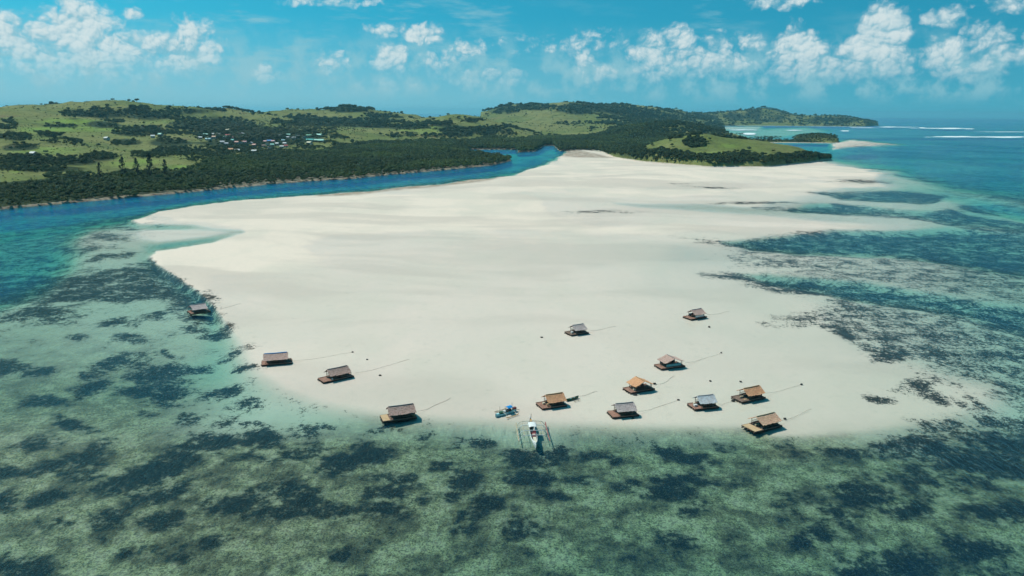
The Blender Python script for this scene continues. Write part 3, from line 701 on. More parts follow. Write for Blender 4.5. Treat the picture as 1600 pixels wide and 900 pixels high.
def terrain():
    a = np.arange(-1150, 1400, 3.2); r = [370.0]
    while r[-1] < 6000: r.append(r[-1] * 1.0075)
    r = np.array(r); Q, D = np.meshgrid((a - 800) / FPX, r)
    X = Q * D; H, S = land_height(X, D)
    nr, na = H.shape
    i = np.arange(nr - 1)[:, None]; j = np.arange(na - 1)[None, :]
    f = np.stack([i * na + j, i * na + j + 1, (i + 1) * na + j + 1, (i + 1) * na + j], -1).reshape(-1, 4)
    keep = (H.ravel()[f].max(1) > -2.4)
    QQ = Q.ravel()[f].mean(1); DD = D.ravel()[f].mean(1)
    far = (DD > 2250) & (QQ > q_of(1100)) & (np.interp(QQ, *F1) < DD)
    isl = (~far) & (QQ > q_of(1135)) & (DD > np.interp(QQ, *F1) + 5) & (DD < 2250)
    px, py = project(X, D, H)
    return X.ravel(), D.ravel(), H.ravel(), px.ravel(), py.ravel(), f, keep, far, isl
LUSH = [(110, 190, 55, 6, 1), (80, 203, 60, 6, 1), (150, 201, 40, 6, .9), (70, 235, 60, 9, .6), (205, 254, 45, 9, .7), (270, 262, 30, 5, .9), (25, 268, 20, 4, 1), (250, 190, 40, 9, .35), (1120, 240, 70, 9, .6), (1140, 228, 30, 4, .9), (640, 205, 60, 4, .4), (700, 198, 60, 4, .3)]
DARKW = [(165, 176, 38, 9), (120, 178, 26, 8), (215, 172, 22, 7), (15, 193, 16, 8), (90, 197, 25, 3), (80, 210, 18, 5), (25, 215, 24, 7), (30, 228, 30, 6), (100, 221, 26, 4), (165, 194, 26, 6), (255, 181, 55, 7), (290, 174, 50, 5), (218, 206, 42, 8), (270, 226, 32, 14), (195, 222, 22, 5), (335, 190, 60, 9), (350, 204, 70, 10), (405, 218, 110, 19), (45, 251, 55, 7), (105, 252, 45, 6), (160, 245, 32, 6), (60, 264, 60, 5), (245, 243, 40, 5), (320, 242, 44, 12), (545, 171, 30, 6), (500, 190, 60, 8), (560, 188, 60, 9), (600, 196, 60, 4), (470, 212, 50, 9), (640, 198, 34, 4), (690, 194, 22, 4), (650, 211, 26, 3), (715, 205, 32, 8), (735, 188, 12, 4), (762, 203, 24, 8), (780, 171, 30, 7), (840, 168, 40, 4), (930, 170, 70, 8), (1000, 177, 60, 9), (1080, 183, 60, 6), (1190, 179, 60, 12), (1310, 189, 80, 8), (1050, 201, 100, 11), (1086, 223, 20, 8), (1055, 213, 12, 4), (1270, 216, 50, 9), (985, 238, 28, 12)]
LIGHT = [(110, 190, 52, 5), (80, 203, 55, 5), (150, 203, 34, 5), (232, 190, 44, 8), (70, 236, 52, 8), (205, 255, 46, 8), (272, 263, 30, 5), (320, 178, 44, 3), (420, 199, 22, 4), (466, 203, 24, 5), (578, 208, 34, 4), (640, 205, 54, 3), (700, 198, 60, 3), (690, 183, 34, 4), (765, 194, 28, 5), (890, 184, 50, 8), (840, 190, 34, 7), (1120, 238, 90, 11), (200, 164, 60, 3), (1040, 232, 40, 9)]
def ell(px, py, lst):
    o = np.full(px.shape, -3.0)
    for e in lst:
        q = (1 - ((px - e[0]) / e[2]) ** 2 - ((py - e[1]) / e[3]) ** 2) * (e[4] if len(e) > 4 else 1.0); o = np.maximum(o, q)
    return o
TX, TY, TH, TPX, TPY, TF, KEEP, FARM, ISLM = terrain()
_lush = np.clip(ell(TPX, TPY, LUSH) + (fbm(TX, TY, 60, 4, 91) - 0.5) * 1.6, 0, 1)
_scrub = sstep(np.clip(ell(TPX, TPY, DARKW), -1, 0.6) + (fbm(TX, TY, 90, 4, 92) - 0.5) * 3.2, 0.0, 0.7)
_bk = (np.array([q_of(p) for p in (-1100, -200, 0, 100, 200, 300, 400, 500, 600, 700, 800, 900, 950, 1000, 1050, 1130)]), np.array([560, 575, 600, 650, 695, 745, 1065, 1140, 1420, 1550, 1680, 1830, 1850, 1780, 1640, 1560.]))
_scrub = np.maximum(_scrub, ((TY < np.interp(TX / TY, *_bk)) & ((TX / TY < q_of(938)) | (TY > 1160)) & (TH > 0.9)).astype(float) * 1.0)
def sub_mesh(name, mask, label):
    f = TF[mask]; used = np.unique(f); remap = np.zeros(len(TX), np.int64); remap[used] = np.arange(len(used))
    me = mesh_np(name, np.stack([TX[used], TY[used], TH[used]], -1), remap[f], True)
    set_attr(me, 'lush', _lush[used]); set_attr(me, 'scrub', _scrub[used]); set_attr(me, 'bank', (TPX[used] < 900).astype(float))
    return obj(name, me, 'hill_grass', kind='structure', label=label)
sub_mesh('hills', KEEP & ~FARM & ~ISLM, 'grassy green hills and low mangrove land behind the sandbar')
sub_mesh('far_hills', KEEP & FARM, 'distant wooded headland running out to sea')
sub_mesh('islet_terrain', KEEP & ISLM, 'small low islet off the green headland')
def hit(px, py, lo=380, hi=5800):
    """first point of the land on the line of sight through a pixel"""
    v = R3 @ np.array([(px - 800) / FPX, -(py - 450) / FPX, -1.0])
    d = np.exp(np.linspace(math.log(lo), math.log(hi), 420)); t = d / v[1]
    zz = CAM_H + v[2] * t; h, _ = land_height(v[0] * t, d)
    k = np.nonzero(zz <= h)[0]
    i = k[0] if len(k) else -1
    return Vector((v[0] * t[i], d[i], h[i]))

ORD = ['first', 'second', 'third', 'fourth', 'fifth', 'sixth', 'seventh', 'eighth', 'ninth', 'tenth', 'eleventh', 'twelfth', 'thirteenth', 'fourteenth', 'fifteenth', 'sixteenth', 'seventeenth']
HOUSE_COL = dict(white=(.56, .56, .55), mint=(.33, .62, .52), light_blue=(.34, .58, .66), peach=(.62, .40, .28), cream=(.66, .60, .42), red=(.50, .10, .09), pink=(.58, .30, .32), grey=(.42, .42, .44), salmon=(.60, .30, .24), orange=(.62, .30, .14), blue=(.10, .26, .55), teal=(.08, .40, .36), brown=(.20, .12, .09), green=(.16, .42, .28))
_hz = [(155, 236, 'mint', 50), (95, 270, 'white', 30), (190, 292, 'light_blue', 70), (245, 232, 'white', 40), (250, 268, 'peach', 38), (305, 231, 'white', 26), (410, 188, 'cream', 45), (408, 246, 'red', 55), (378, 266, 'mint', 32), (462, 274, 'pink', 50), (345, 324, 'grey', 50), (388, 344, 'grey', 50), (510, 329, 'salmon', 36), (560, 322, 'orange', 32), (600, 319, 'pink', 28), (570, 225, 'white', 28), (675, 219, 'white', 46), (613, 267, 'white', 28), (465, 302, 'teal', 32), (440, 424, 'orange', 56), (515, 426, 'white', 56), (710, 426, 'white', 60), (710, 358, 'salmon', 32), (670, 333, 'grey', 34), (835, 319, 'pink', 42), (880, 309, 'blue', 52), (922, 314, 'pink', 28), (910, 239, 'mint', 38), (947, 239, 'mint', 32), (1000, 246, 'grey', 42), (1090, 236, 'mint', 60), (1090, 269, 'grey', 46), (1150, 274, 'grey', 60), (1200, 256, 'white', 42), (910, 354, 'mint', 28), (965, 344, 'white', 32), (1055, 338, 'white', 28), (1065, 366, 'red', 38), (1020, 374, 'white', 34), (1040, 304, 'light_blue', 42), (1330, 244, 'green', 62), (1440, 244, 'mint', 92), (1340, 302, 'teal', 82), (1335, 330, 'cream', 60), (1445, 304, 'mint', 112), (1280, 264, 'grey', 42), (855, 339, 'brown', 42), (815, 364, 'brown', 34), (880, 384, 'brown', 34), (530, 228, 'brown', 40)]
HOUSES = [(300 + a / 7.27, 180 + b / 7.27, c, w / 7.27) for a, b, c, w in _hz] + [(167, 219.5, 'white', 6), (239, 215.5, 'white', 6), (251, 213, 'mint', 6), (52.5, 243, 'white', 4)]
HOUSE_POS = [hit(h[0], h[1], 700 if h[0] < 300 else 1060) for h in HOUSES]
_hq = np.array([(p.x, p.y) for p in HOUSE_POS])
def clear_of_houses(x, y, h):
    """keeps the houses themselves and a little open ground on their seaward side free of trees"""
    ok = np.ones(len(x), bool)
    for (hx, hy) in _hq:
        a = hx / hy; dy = hy - y; dx = x - (hx - a * dy)
        ok &= ~((dy > -4) & (dy < 15) & (np.abs(dx) < 4.4))
    return ok

# ------------------------------------------------------------------ vegetation
def ico(sub=1):
    bm = bmesh.new(); bmesh.ops.create_icosphere(bm, subdivisions=sub, radius=1.0)
    v = np.array([p.co[:] for p in bm.verts]); f = np.array([[q.index for q in p.verts] for p in bm.faces]); bm.free(); return v, f
ICO = ico(1)
def crown_mesh(name, mat, seed, lumps=6, rad=2.6, flat=0.75, base=2.0, leaves=170, leaf=0.55, spread=0.62):
    r = np.random.RandomState(seed); V, F = [], []; n = 0
    for k in range(lumps):
        a = r.rand() * 6.283; rr = rad * spread * math.sqrt(r.rand()) if k else 0.0
        c = np.array([math.cos(a) * rr, math.sin(a) * rr, base + rad * flat * (0.75 + 0.55 * r.rand() - 0.35 * rr / rad)])
        R_ = rad * (0.42 + 0.22 * r.rand())
        v = ICO[0] * (1 + (r.rand(len(ICO[0]), 1) - 0.5) * 0.5) * R_ * np.array([1, 1, flat]) * 0.86 + c
        V.append(v); F += [tuple(q + n) for q in ICO[1]]; n += len(v)
        m = leaves // lumps
        d = r.randn(m, 3); d[:, 2] = np.abs(d[:, 2]) * 0.9 - 0.25; d /= np.linalg.norm(d, axis=1)[:, None]
        p = c + d * R_ * np.array([1, 1, flat]) * (0.85 + 0.4 * r.rand(m, 1))
        for q in range(m):
            nrm = d[q] + r.randn(3) * 0.55; nrm /= np.linalg.norm(nrm)
            a1 = np.cross(nrm, [0.3, 0.1, 1]); a1 /= np.linalg.norm(a1) + 1e-6; b1 = np.cross(nrm, a1)
            s = leaf * (0.6 + 0.9 * r.rand())
            V.append(np.array([p[q] + a1 * s, p[q] + b1 * s * 0.7, p[q] - a1 * s, p[q] - b1 * s * 0.7]))
            F.append((n, n + 1, n + 2)); F.append((n, n + 2, n + 3)); n += 4
    me = mesh_np(name, np.concatenate(V), np.array(F)); me.materials.append(MATS[mat]); return me
def trunk_mesh(name, h, r0, seed, limbs=3):
    r = random.Random(seed); b = MB()
    top = Vector((r.uniform(-.3, .3), r.uniform(-.3, .3), h))
    b.tube([(0, 0, -0.6), top * 0.5 + Vector((r.uniform(-.15, .15), 0, 0)), top], r0, 6, r0 * 0.5)
    for k in range(limbs):
        a = k * 6.283 / limbs + r.random(); s = top * (0.55 + 0.3 * r.random())
        b.tube([s, s + Vector((math.cos(a) * h * .3, math.sin(a) * h * .3, h * .45))], r0 * 0.45, 5, r0 * 0.2)
    me = b.mesh(name); me.materials.append(MATS['bark']); return me
def palm_mesh(name, seed, h=8.0):
    r = random.Random(seed); b = MB()
    lean = Vector((r.uniform(-1, 1), r.uniform(-1, 1), 0)) * 0.9
    top = Vector((lean.x, lean.y, h))
    b.tube([(0, 0, -0.5), lean * 0.3 + Vector((0, 0, h * .4)), lean * 0.7 + Vector((0, 0, h * .75)), top], 0.2, 5, 0.12)
    nt = len(b.f)
    for k in range(13):
        a = k * 2.4; up = r.uniform(-.1, .9); L = r.uniform(2.4, 3.2); prev = None
        for i in range(5):
            u = i / 4; w = 0.55 * math.sin(math.pi * min(1, 0.15 + u * 0.85)) + 0.05
            d = Vector((math.cos(a), math.sin(a), 0)); s = Vector((-math.sin(a), math.cos(a), 0))
            c = top + d * (L * u) + Vector((0, 0, up * L * u - 1.1 * L * u * u * (0.6 + up * .3)))
            cur = (c + s * w - Vector((0, 0, .15 * w)), c, c - s * w - Vector((0, 0, .15 * w)))
            if prev: b.quad(prev[0], cur[0], cur[1], prev[1]); b.quad(prev[1], cur[1], cur[2], prev[2])
            prev = cur
    me = bpy.data.meshes.new(name); me.from_pydata(b.v, [], b.f)
    me.materials.append(MATS['palm_leaf']); me.materials.append(MATS['bark'])
    for i, p in enumerate(me.polygons): p.material_index = 1 if i < nt else 0
    me.update(); return me
def feather_mesh(name, seed, h=16.0):
    """narrow feathery casuarina crown"""
    r = np.random.RandomState(seed); V, F = [], []; n = 0
    for k in range(34):
        u = 0.16 + 0.84 * (k / 33.0); z = h * u; L = h * 0.20 * (1 - u) ** 0.6 * (0.6 + 0.6 * r.rand()) + 0.4; a = r.rand() * 6.283
        d = np.array([math.cos(a), math.sin(a), 0.55]); p0 = np.array([0, 0, z - 0.5])
        for m in range(11):
            t = 0.25 + 0.75 * r.rand(); c = p0 + d * L * t + r.randn(3) * 0.28
            w = 0.16 + 0.14 * r.rand(); l = 0.55 + 0.6 * r.rand(); s = np.array([math.cos(a + 1.5 + r.randn()), math.sin(a + 1.5 + r.randn()), 0]) * w; dn = np.array([r.randn() * .2, r.randn() * .2, l])
            V.append(np.array([c - s, c + s, c + s * 0.4 + dn, c - s * 0.4 + dn])); F += [(n, n + 1, n + 2), (n, n + 2, n + 3)]; n += 4
    me = mesh_np(name, np.concatenate(V), np.array(F)); me.materials.append(MATS['casuarina_leaf']); return me

def src_coll(name, meshes):
    c = bpy.data.collections.new(name)
    for k, me in enumerate(meshes):
        o = bpy.data.objects.new('%s_%02d' % (name, k), me); c.objects.link(o)
    return c
def scatter(name, P, rz, scl, idx, coll, label):
    me = bpy.data.meshes.new(name); me.vertices.add(len(P)); me.vertices.foreach_set('co', np.asarray(P, np.float32).ravel())
    set_attr(me, 'rz', rz); 
    a = me.attributes.new('sc', 'FLOAT_VECTOR', 'POINT'); a.data.foreach_set('vector', np.asarray(scl, np.float32).ravel())
    a = me.attributes.new('vi', 'INT', 'POINT'); a.data.foreach_set('value', np.asarray(idx, np.int32))
    o = obj(name, me, None, kind='stuff', label=label)
    g = bpy.data.node_groups.new(name, 'GeometryNodeTree')
    g.interface.new_socket('Geometry', in_out='INPUT', socket_type='NodeSocketGeometry'); g.interface.new_socket('Geometry', in_out='OUTPUT', socket_type='NodeSocketGeometry')
    gi = g.nodes.new('NodeGroupInput'); go = g.nodes.new('NodeGroupOutput'); ip = g.nodes.new('GeometryNodeInstanceOnPoints')
    ci = g.nodes.new('GeometryNodeCollectionInfo'); ci.inputs[0].default_value = coll; ci.inputs['Separate Children'].default_value = True; ci.inputs['Reset Children'].default_value = True
    def na(nm, ty):
        nd = g.nodes.new('GeometryNodeInputNamedAttribute'); nd.data_type = ty; nd.inputs[0].default_value = nm; return nd.outputs[0]
    cx = g.nodes.new('ShaderNodeCombineXYZ'); g.links.new(na('rz', 'FLOAT'), cx.inputs[2])
    ip.inputs['Pick Instance'].default_value = True
    g.links.new(gi.outputs[0], ip.inputs['Points']); g.links.new(ci.outputs[0], ip.inputs['Instance'])
    g.links.new(na('vi', 'INT'), ip.inputs['Instance Index']); g.links.new(cx.outputs[0], ip.inputs['Rotation']); g.links.new(na('sc', 'FLOAT_VECTOR'), ip.inputs['Scale'])
    g.links.new(ip.outputs[0], go.inputs[0])
    md = o.modifiers.new('scatter', 'NODES'); md.node_group = g
    return o
rs = np.random.RandomState(5)
MANG = [crown_mesh('mangrove_crown', 'mangrove_leaf', 10 + k, 6, 3.0, 0.80, 1.6, 200, 0.42) for k in range(4)]
TREE = [crown_mesh('tree_crown', 'tree_leaf', 30 + k, 6 + k % 3, 3.4, 0.8, 1.8, 220, 0.55) for k in range(4)]
PALM = [palm_mesh('palm', 50 + k, 7.0 + k) for k in range(3)]
c_m = src_coll('mangrove_source', MANG); c_t = src_coll('tree_source', TREE); c_p = src_coll('palm_source', PALM)
BACK = (np.array([q_of(p) for p in (-1100, -200, 0, 100, 200, 300, 400, 500, 600, 700, 800, 900, 950, 1000, 1050, 1130)]),
        np.array([560, 575, 600, 650, 695, 745, 1065, 1140, 1420, 1550, 1680, 1830, 1850, 1780, 1640, 1560.]))
def scatter_mangrove():
    n = 125000
    q = rs.uniform(q_of(-420), q_of(1132), n); u = rs.rand(n); d = np.sqrt(430 ** 2 + u * (1900 ** 2 - 430 ** 2))
    bk = np.interp(q, *BACK) + (fbm(q * 900, d, 60, 3, 95) - 0.5) * 90
    S = shore_in(q, d)[0]
    x = q * d
    ok = (d < bk) & (S > 1.5 + 6 * (fbm(x, d, 25, 2, 96) - 0.2)) & ((q < q_of(938)) | (d > 1150 + (q - q_of(938)) * 500))
    q, d, x = q[ok], d[ok], x[ok]; S = S[ok]
    h, _ = land_height(x, d); ok = h > 0.3; x, d, h, S = x[ok], d[ok], h[ok], S[ok]
    s = (0.62 + 0.45 * rs.rand(len(x))) * np.clip(d / 900, 0.78, 1.5) * (0.7 + 0.3 * sstep(S, 4, 30)) * (0.8 + 0.4 * fbm(x, d, 70, 3, 97))
    return scatter('mangrove_forest', np.stack([x, d, h - 0.6 * s], -1), rs.rand(len(x)) * 6.28, np.stack([s, s, s * (0.75 + 0.45 * rs.rand(len(x)))], -1), rs.randint(0, 4, len(x)), c_m, 'dense dark green mangrove forest along the blue channel'), len(x)
_, n_m = scatter_mangrove()
def scatter_hill():
    n = 230000
    q = rs.uniform(q_of(-420), q_of(1372), n); d = np.exp(rs.uniform(math.log(560), math.log(5300), n))
    q[:14000] = rs.uniform(q_of(945), q_of(1314), 14000); d[:14000] = rs.uniform(850, 1180, 14000)
    x = q * d; S = np.max(np.stack(shore_in(q, d)), 0)
    ok = (S > 4); q, d, x, S = q[ok], d[ok], x[ok], S[ok]
    h, _ = land_height(x, d); px, py = project(x, d, h)
    bk = np.interp(q, *BACK)
    dk = np.clip(ell(px, py, DARKW), -0.9, 0.7); lt = np.clip(ell(px, py, LIGHT), 0, 1)
    n1 = (fbm(x, d, 120, 4, 92) - 0.5) * 3.2; n2 = (fbm(x, d, 35, 3, 98) - 0.5) * 1.8
    f = dk + n1 + n2 - 1.3 * lt
    hd = (q > q_of(945)) & (q < q_of(1312)) & (d < 1170)                  # the green headland: bare top, bushy shore
    nd = np.interp(q, *N1)
    shore = sstep(d - nd, 36, 10) if False else 1 - sstep(d - nd, 16 + 16 * (fbm(x, d, 30, 2, 99)), 44)
    left = sstep(-px, -1012, -985)
    f = np.where(hd, np.maximum(np.maximum(shore, left) * 2.2 - 1.0 + n2 * 0.5, np.where(ell(px, py, DARKW) > 0.1, 0.9, -0.6) + n2), f)
    f = np.where((d > 2400), f + 0.35 * (px > 900), f)
    isl = (q > q_of(1135)) & (d > 1500) & (d < 2250) & (d > np.interp(q, *F1)); f = np.where(isl, 2.0, f)
    f = np.where((q > q_of(1120)) & (d > 4000), f + 0.9, f)
    keep = (f > -0.15 + 0.6 * rs.rand(len(f)) - 0.25 * sstep(px, 280, 420) * (px < 900)) & ((d > bk - 10) | hd) & (h > 0.4)
    tiny = (~keep) & (rs.rand(len(f)) < 0.10) & (d > bk) & (h > 1.5) & (lt < 0.9)
    thin = rs.rand(len(f)) < np.where(hd, 0.95, np.where(isl, 1.0, 0.75)); keep &= thin; keep |= tiny
    x, d, h, hd, isl, px, tiny = x[keep], d[keep], h[keep], hd[keep], isl[keep], px[keep], tiny[keep]
    ok = clear_of_houses(x, d, h); x, d, h, hd, isl, px, tiny = (q_[ok] for q_ in (x, d, h, hd, isl, px, tiny))
    s = (0.34 + 0.62 * rs.rand(len(x)) ** 1.9) * np.clip(d / 1150, 0.75, 2.4)
    s = np.where(hd, s * 1.05, s); s = np.where(isl, s * 0.5, s); s = np.where(tiny, s * 0.38, s)
    return scatter('hillside_woods', np.stack([x, d, h - 0.7 * s], -1), rs.rand(len(x)) * 6.28, np.stack([s, s, s * (0.65 + 0.4 * rs.rand(len(x)))], -1), rs.randint(0, 4, len(x)), c_t, 'dark green trees and scrub covering parts of the hills'), len(x)
_, n_h = scatter_hill()
def scatter_palm():
    P = []
    for (px, py, sx, sy, n) in ((400, 212, 75, 11, 420), (350, 200, 50, 7, 160), (470, 205, 40, 9, 120), (520, 200, 40, 9, 90), (1195, 220, 22, 1.0, 46), (1160, 214, 12, 1.5, 14)):
        for k in range(n):
            p = hit(px + rs.randn() * sx * .6, py + rs.randn() * sy * .6, lo=1000 if px < 1000 else 1500)
            if p.z > 0.6 and p.y < 2300: P.append(p[:])
    P = np.array(P); P = P[clear_of_houses(P[:, 0], P[:, 1], P[:, 2])]; n = len(P); s = 0.75 + 0.5 * rs.rand(n); P[:, 2] -= 0.2
    return scatter('coconut_palms', P, rs.rand(n) * 6.28, np.stack([s * 1.15, s * 1.15, s], -1), rs.randint(0, 3, n), c_p, 'coconut palms growing among the village houses')
scatter_palm()
print('TREES', n_m, n_h)

# ------------------------------------------------------------------ materials of the objects
def mats_objects():
    def wood(name, c0, c1, sc=(0.6, 7, 7), rough=0.8, spec=0.15):
        m, t = new_mat(name); p = t.map(t.obj(), scale=sc)
        n = t.noise(p, 1.6, 4, 0.65); n2 = t.noise(t.obj(), 1.1, 3, 0.6)
        c = t.mix(t.ss(n, 0.3, 0.7), c0, c1); c = t.mix(t.ss(n2, 0.5, 0.75) * 0.45, c, tuple(v * 0.5 for v in c0))
        t.out(t.bsdf(c, rough, t.bump(n, 0.4, 0.02), spec=spec))
    def thatch(name, c0, c1, c2, c3):
        m, t = new_mat(name); o = t.obj(); u, v, _ = t.sep(t.attr('uvw', 'Vector'))
        st = t.noise(t.comb(u * 9.0, v * 1.4, 0.0), 1.5, 4, 0.7, dims='2D'); bl = t.noise(o, 1.7, 4, 0.7); fl = t.noise(o, 4.0, 3, 0.75)
        c = t.mix(t.ss(st, 0.28, 0.72), c0, c1); c = t.mix(t.ss(bl, 0.45, 0.68) * 0.8, c, c2); c = t.mix(t.ss(fl, 0.52, 0.66) * 0.85, c, c3)
        t.out(t.bsdf(c, 0.9, t.bump(st + fl, 0.7, 0.05), spec=0.08))
    thatch('thatch_gold', (0.52, 0.25, 0.13), (0.78, 0.44, 0.25), (0.66, 0.31, 0.19), (0.27, 0.12, 0.07))
    thatch('thatch_tan', (0.58, 0.34, 0.21), (0.80, 0.53, 0.37), (0.68, 0.36, 0.28), (0.32, 0.16, 0.10))
    thatch('thatch_grey', (0.44, 0.35, 0.33), (0.66, 0.55, 0.52), (0.50, 0.38, 0.36), (0.22, 0.15, 0.14))
    thatch('thatch_mauve', (0.38, 0.24, 0.20), (0.60, 0.42, 0.36), (0.50, 0.32, 0.26), (0.17, 0.10, 0.08))
    thatch('thatch_rose', (0.48, 0.30, 0.25), (0.72, 0.51, 0.44), (0.58, 0.37, 0.31), (0.27, 0.15, 0.12))
    thatch('tarp_silver', (0.48, 0.50, 0.53), (0.66, 0.68, 0.70), (0.50, 0.44, 0.42), (0.30, 0.27, 0.27))
    for k_, c_ in (('gold', .50), ('tan', .60), ('grey', .46), ('mauve', .28), ('rose', .55), ('silver', .6)):
        q_ = {'gold': (1, .58, .30), 'tan': (1, .72, .48)}.get(k_, (1, .88, .85))
        wood('ridge_' + k_, tuple(c_ * .75 * v for v in q_), tuple(c_ * 1.05 * v for v in q_))
    wood('bamboo_dark', (0.075, 0.052, 0.04), (0.15, 0.105, 0.08))
    wood('bamboo_pale', (0.38, 0.30, 0.20), (0.56, 0.46, 0.33))
    wood('deck_red', (0.24, 0.12, 0.09), (0.42, 0.24, 0.18))
    wood('deck_brown', (0.15, 0.10, 0.08), (0.28, 0.19, 0.15))
    wood('deck_tan', (0.45, 0.30, 0.17), (0.62, 0.44, 0.27))
    wood('float_log', (0.03, 0.026, 0.024), (0.09, 0.075, 0.065))
    def paint(name, c, rough=0.45, wear=(0.3, 0.27, 0.24), spec=0.35):
        m, t = new_mat(name); n = t.noise(t.obj(), 2.2, 5, 0.7); n2 = t.noise(t.obj(), 9.0, 3, 0.6)
        cc = t.mix(t.ss(n, 0.58, 0.75) * 0.55, c, wear); cc = t.mix(t.ss(n2, 0.55, 0.8) * 0.3, cc, tuple(v * 0.6 for v in c))
        t.out(t.bsdf(cc, rough, t.bump(n2, 0.15, 0.01), spec=spec))
    paint('paint_white', (0.74, 0.74, 0.72)); paint('paint_cream', (0.66, 0.58, 0.44)); paint('paint_red', (0.34, 0.09, 0.085)); paint('paint_maroon', (0.16, 0.03, 0.035))
    paint('paint_blue', (0.02, 0.20, 0.50)); paint('tarp_blue', (0.01, 0.25, 0.62), 0.6); paint('paint_teal', (0.10, 0.36, 0.40)); paint('paint_mint', (0.34, 0.66, 0.70)); paint('paint_green', (0.02, 0.10, 0.05)); paint('paint_dark', (0.03, 0.035, 0.045))
    paint('paint_orange', (0.60, 0.32, 0.12)); paint('paint_navy', (0.015, 0.07, 0.16))
    wood('rope_fibre', (0.13, 0.115, 0.095), (0.22, 0.19, 0.155)); wood('stone_dark', (0.03, 0.03, 0.03), (0.10, 0.095, 0.085), (2, 2, 2))
    for nm, c in HOUSE_COL.items(): paint('roof_' + nm, c, 0.55, tuple(v * 0.55 for v in c), 0.3)
    paint('wall_pale', (0.50, 0.47, 0.42), 0.8); paint('wall_grey', (0.30, 0.28, 0.26), 0.8); paint('window_dark', (0.03, 0.035, 0.04), 0.3)
mats_objects()

# ------------------------------------------------------------------ village houses
for i, (px, py, col, wpx) in enumerate(HOUSES):
    p = HOUSE_POS[i]; r = random.Random(100 + i)
    Lh = max(6.0, wpx * p.y / FPX * 1.0); Wh = r.uniform(5.5, 7.0) if Lh < 12 else 9.0; hh = r.uniform(2.6, 3.2); rh = Wh * 0.24
    rz = r.uniform(-0.45, 0.45) + (math.pi / 2 if r.random() < 0.2 and Lh < 9 else 0)
    same = [k for k, h in enumerate(HOUSES) if h[2] == col]; same.sort(key=lambda k: HOUSES[k][0]); o_ = same.index(i)
    cn = col.replace('_', ' ')
    if len(same) == 1: lab = 'only %s roofed house of the hillside village' % cn
    elif o_ == 0: lab = 'leftmost %s roofed house of the hillside village' % cn
    elif o_ == len(same) - 1: lab = 'rightmost %s roofed house of the hillside village' % cn
    else: lab = '%s roofed village house, %s from the left among the %s roofs' % (cn, ORD[o_], cn)
    h = thing('village_house', lab, 'house', (p.x, p.y, p.z - 0.3), rz, 'houses of the hillside village')
    MB().box((0, 0, hh / 2), (Lh * 0.92, Wh * 0.88, hh)).build('wall', 'wall_pale' if r.random() < .7 else 'wall_grey', h)
    b = MB(); x0, x1 = -Lh / 2, Lh / 2; y0, y1 = -Wh / 2, Wh / 2; e = hh - 0.15
    b.loft([[(x0, y0, e), (x0, 0, e + rh), (x0, y1, e), (x0, y1, e + .15), (x0, 0, e + rh + .18), (x0, y0, e + .15)], [(x1, y0, e), (x1, 0, e + rh), (x1, y1, e), (x1, y1, e + .15), (x1, 0, e + rh + .18), (x1, y0, e + .15)]])
    b.build('roof', 'roof_' + col, h)
    MB().box((r.uniform(-.25, .25) * Lh, -Wh * 0.44 - 0.02, 1.05), (0.95, 0.08, 2.1)).build('door', 'bamboo_dark', h)
    for s in (-1, 1):
        MB().box((s * Lh * 0.36, -Wh * 0.44 - 0.02, 1.7), (1.1, 0.08, 0.9)).build('window', 'window_dark', h)

# ------------------------------------------------------------------ trees that stand alone
def lone_tree(name, lab, cat, p, crown, trunk, s, rz, grp, zs=1.0):
    o = thing(name, lab, cat, (p.x, p.y, p.z), rz, grp)
    c = obj('crown', crown, None, o); c.scale = (s, s, s * zs)
    t = obj('trunk', trunk, None, o); t.scale = (s, s, s * zs)
TRK = [trunk_mesh('trunk', 3.4, 0.28, k) for k in range(3)]
CTRK = trunk_mesh('casuarina_trunk', 14.5, 0.30, 9, 0)
FEA = [feather_mesh('casuarina_crown', 70 + k) for k in range(3)]
for i, (px, py, s) in enumerate(((158, 285, .80), (194, 283, 1.0), (216, 283, .95), (236, 283, 1.12), (259, 281, .86))):
    p = ground(px, py, 1.0)
    lab = ['leftmost', 'second from the left', 'middle one', 'fourth from the left and tallest', 'rightmost'][i] + ' of five feathery dark casuarinas above the mangroves'
    lone_tree('casuarina_tree', lab, 'tree', p, FEA[i % 3], CTRK, s * 1.25, i * 1.3, 'casuarinas by the channel')
HL = sorted([(992, 236, .8), (1019, 228, .8), (1024, 237, 1.0), (1046, 220, 1.0), (1050, 229, .9), (1040, 247, 1.0), (1070, 244, .9), (1170, 235, 1.05), (1138, 239, .6), (1030, 243, .7), (1208, 238, .7), (1109, 219, .8)])
for i, (px, py, s) in enumerate(HL):
    p = hit(px, py, 850, 1150)
    lone_tree('headland_tree', 'small lone tree on the grassy green headland, %s from the left' % ORD[i], 'tree', p, TREE[i % 4], TRK[i % 3], s * 0.80, i * 0.9, 'lone trees on the green headland', 0.9)
LL = sorted([(60, 172, .7), (180, 163, .7), (214, 160, 1.2), (72, 240, .9), (145, 215, .8), (207, 247, .8), (132, 196, .7), (38, 236, .6), (225, 194, .8), (246, 200, .7), (445, 196, 1.0), (470, 198, .8), (620, 205, .8), (745, 193, .9), (672, 186, 1.0), (700, 181, .9), (775, 197, .7)])
for i, (px, py, s) in enumerate(LL):
    p = hit(px, py, 600, 3000)
    lone_tree('hillside_tree', 'single dark tree on open hill grass, %s from the left' % ORD[i], 'tree', p, TREE[(i + 1) % 4], TRK[i % 3], s * 0.85 * max(0.8, p.y / 1300), i * 0.7, 'lone trees on the hill pastures', 0.9)

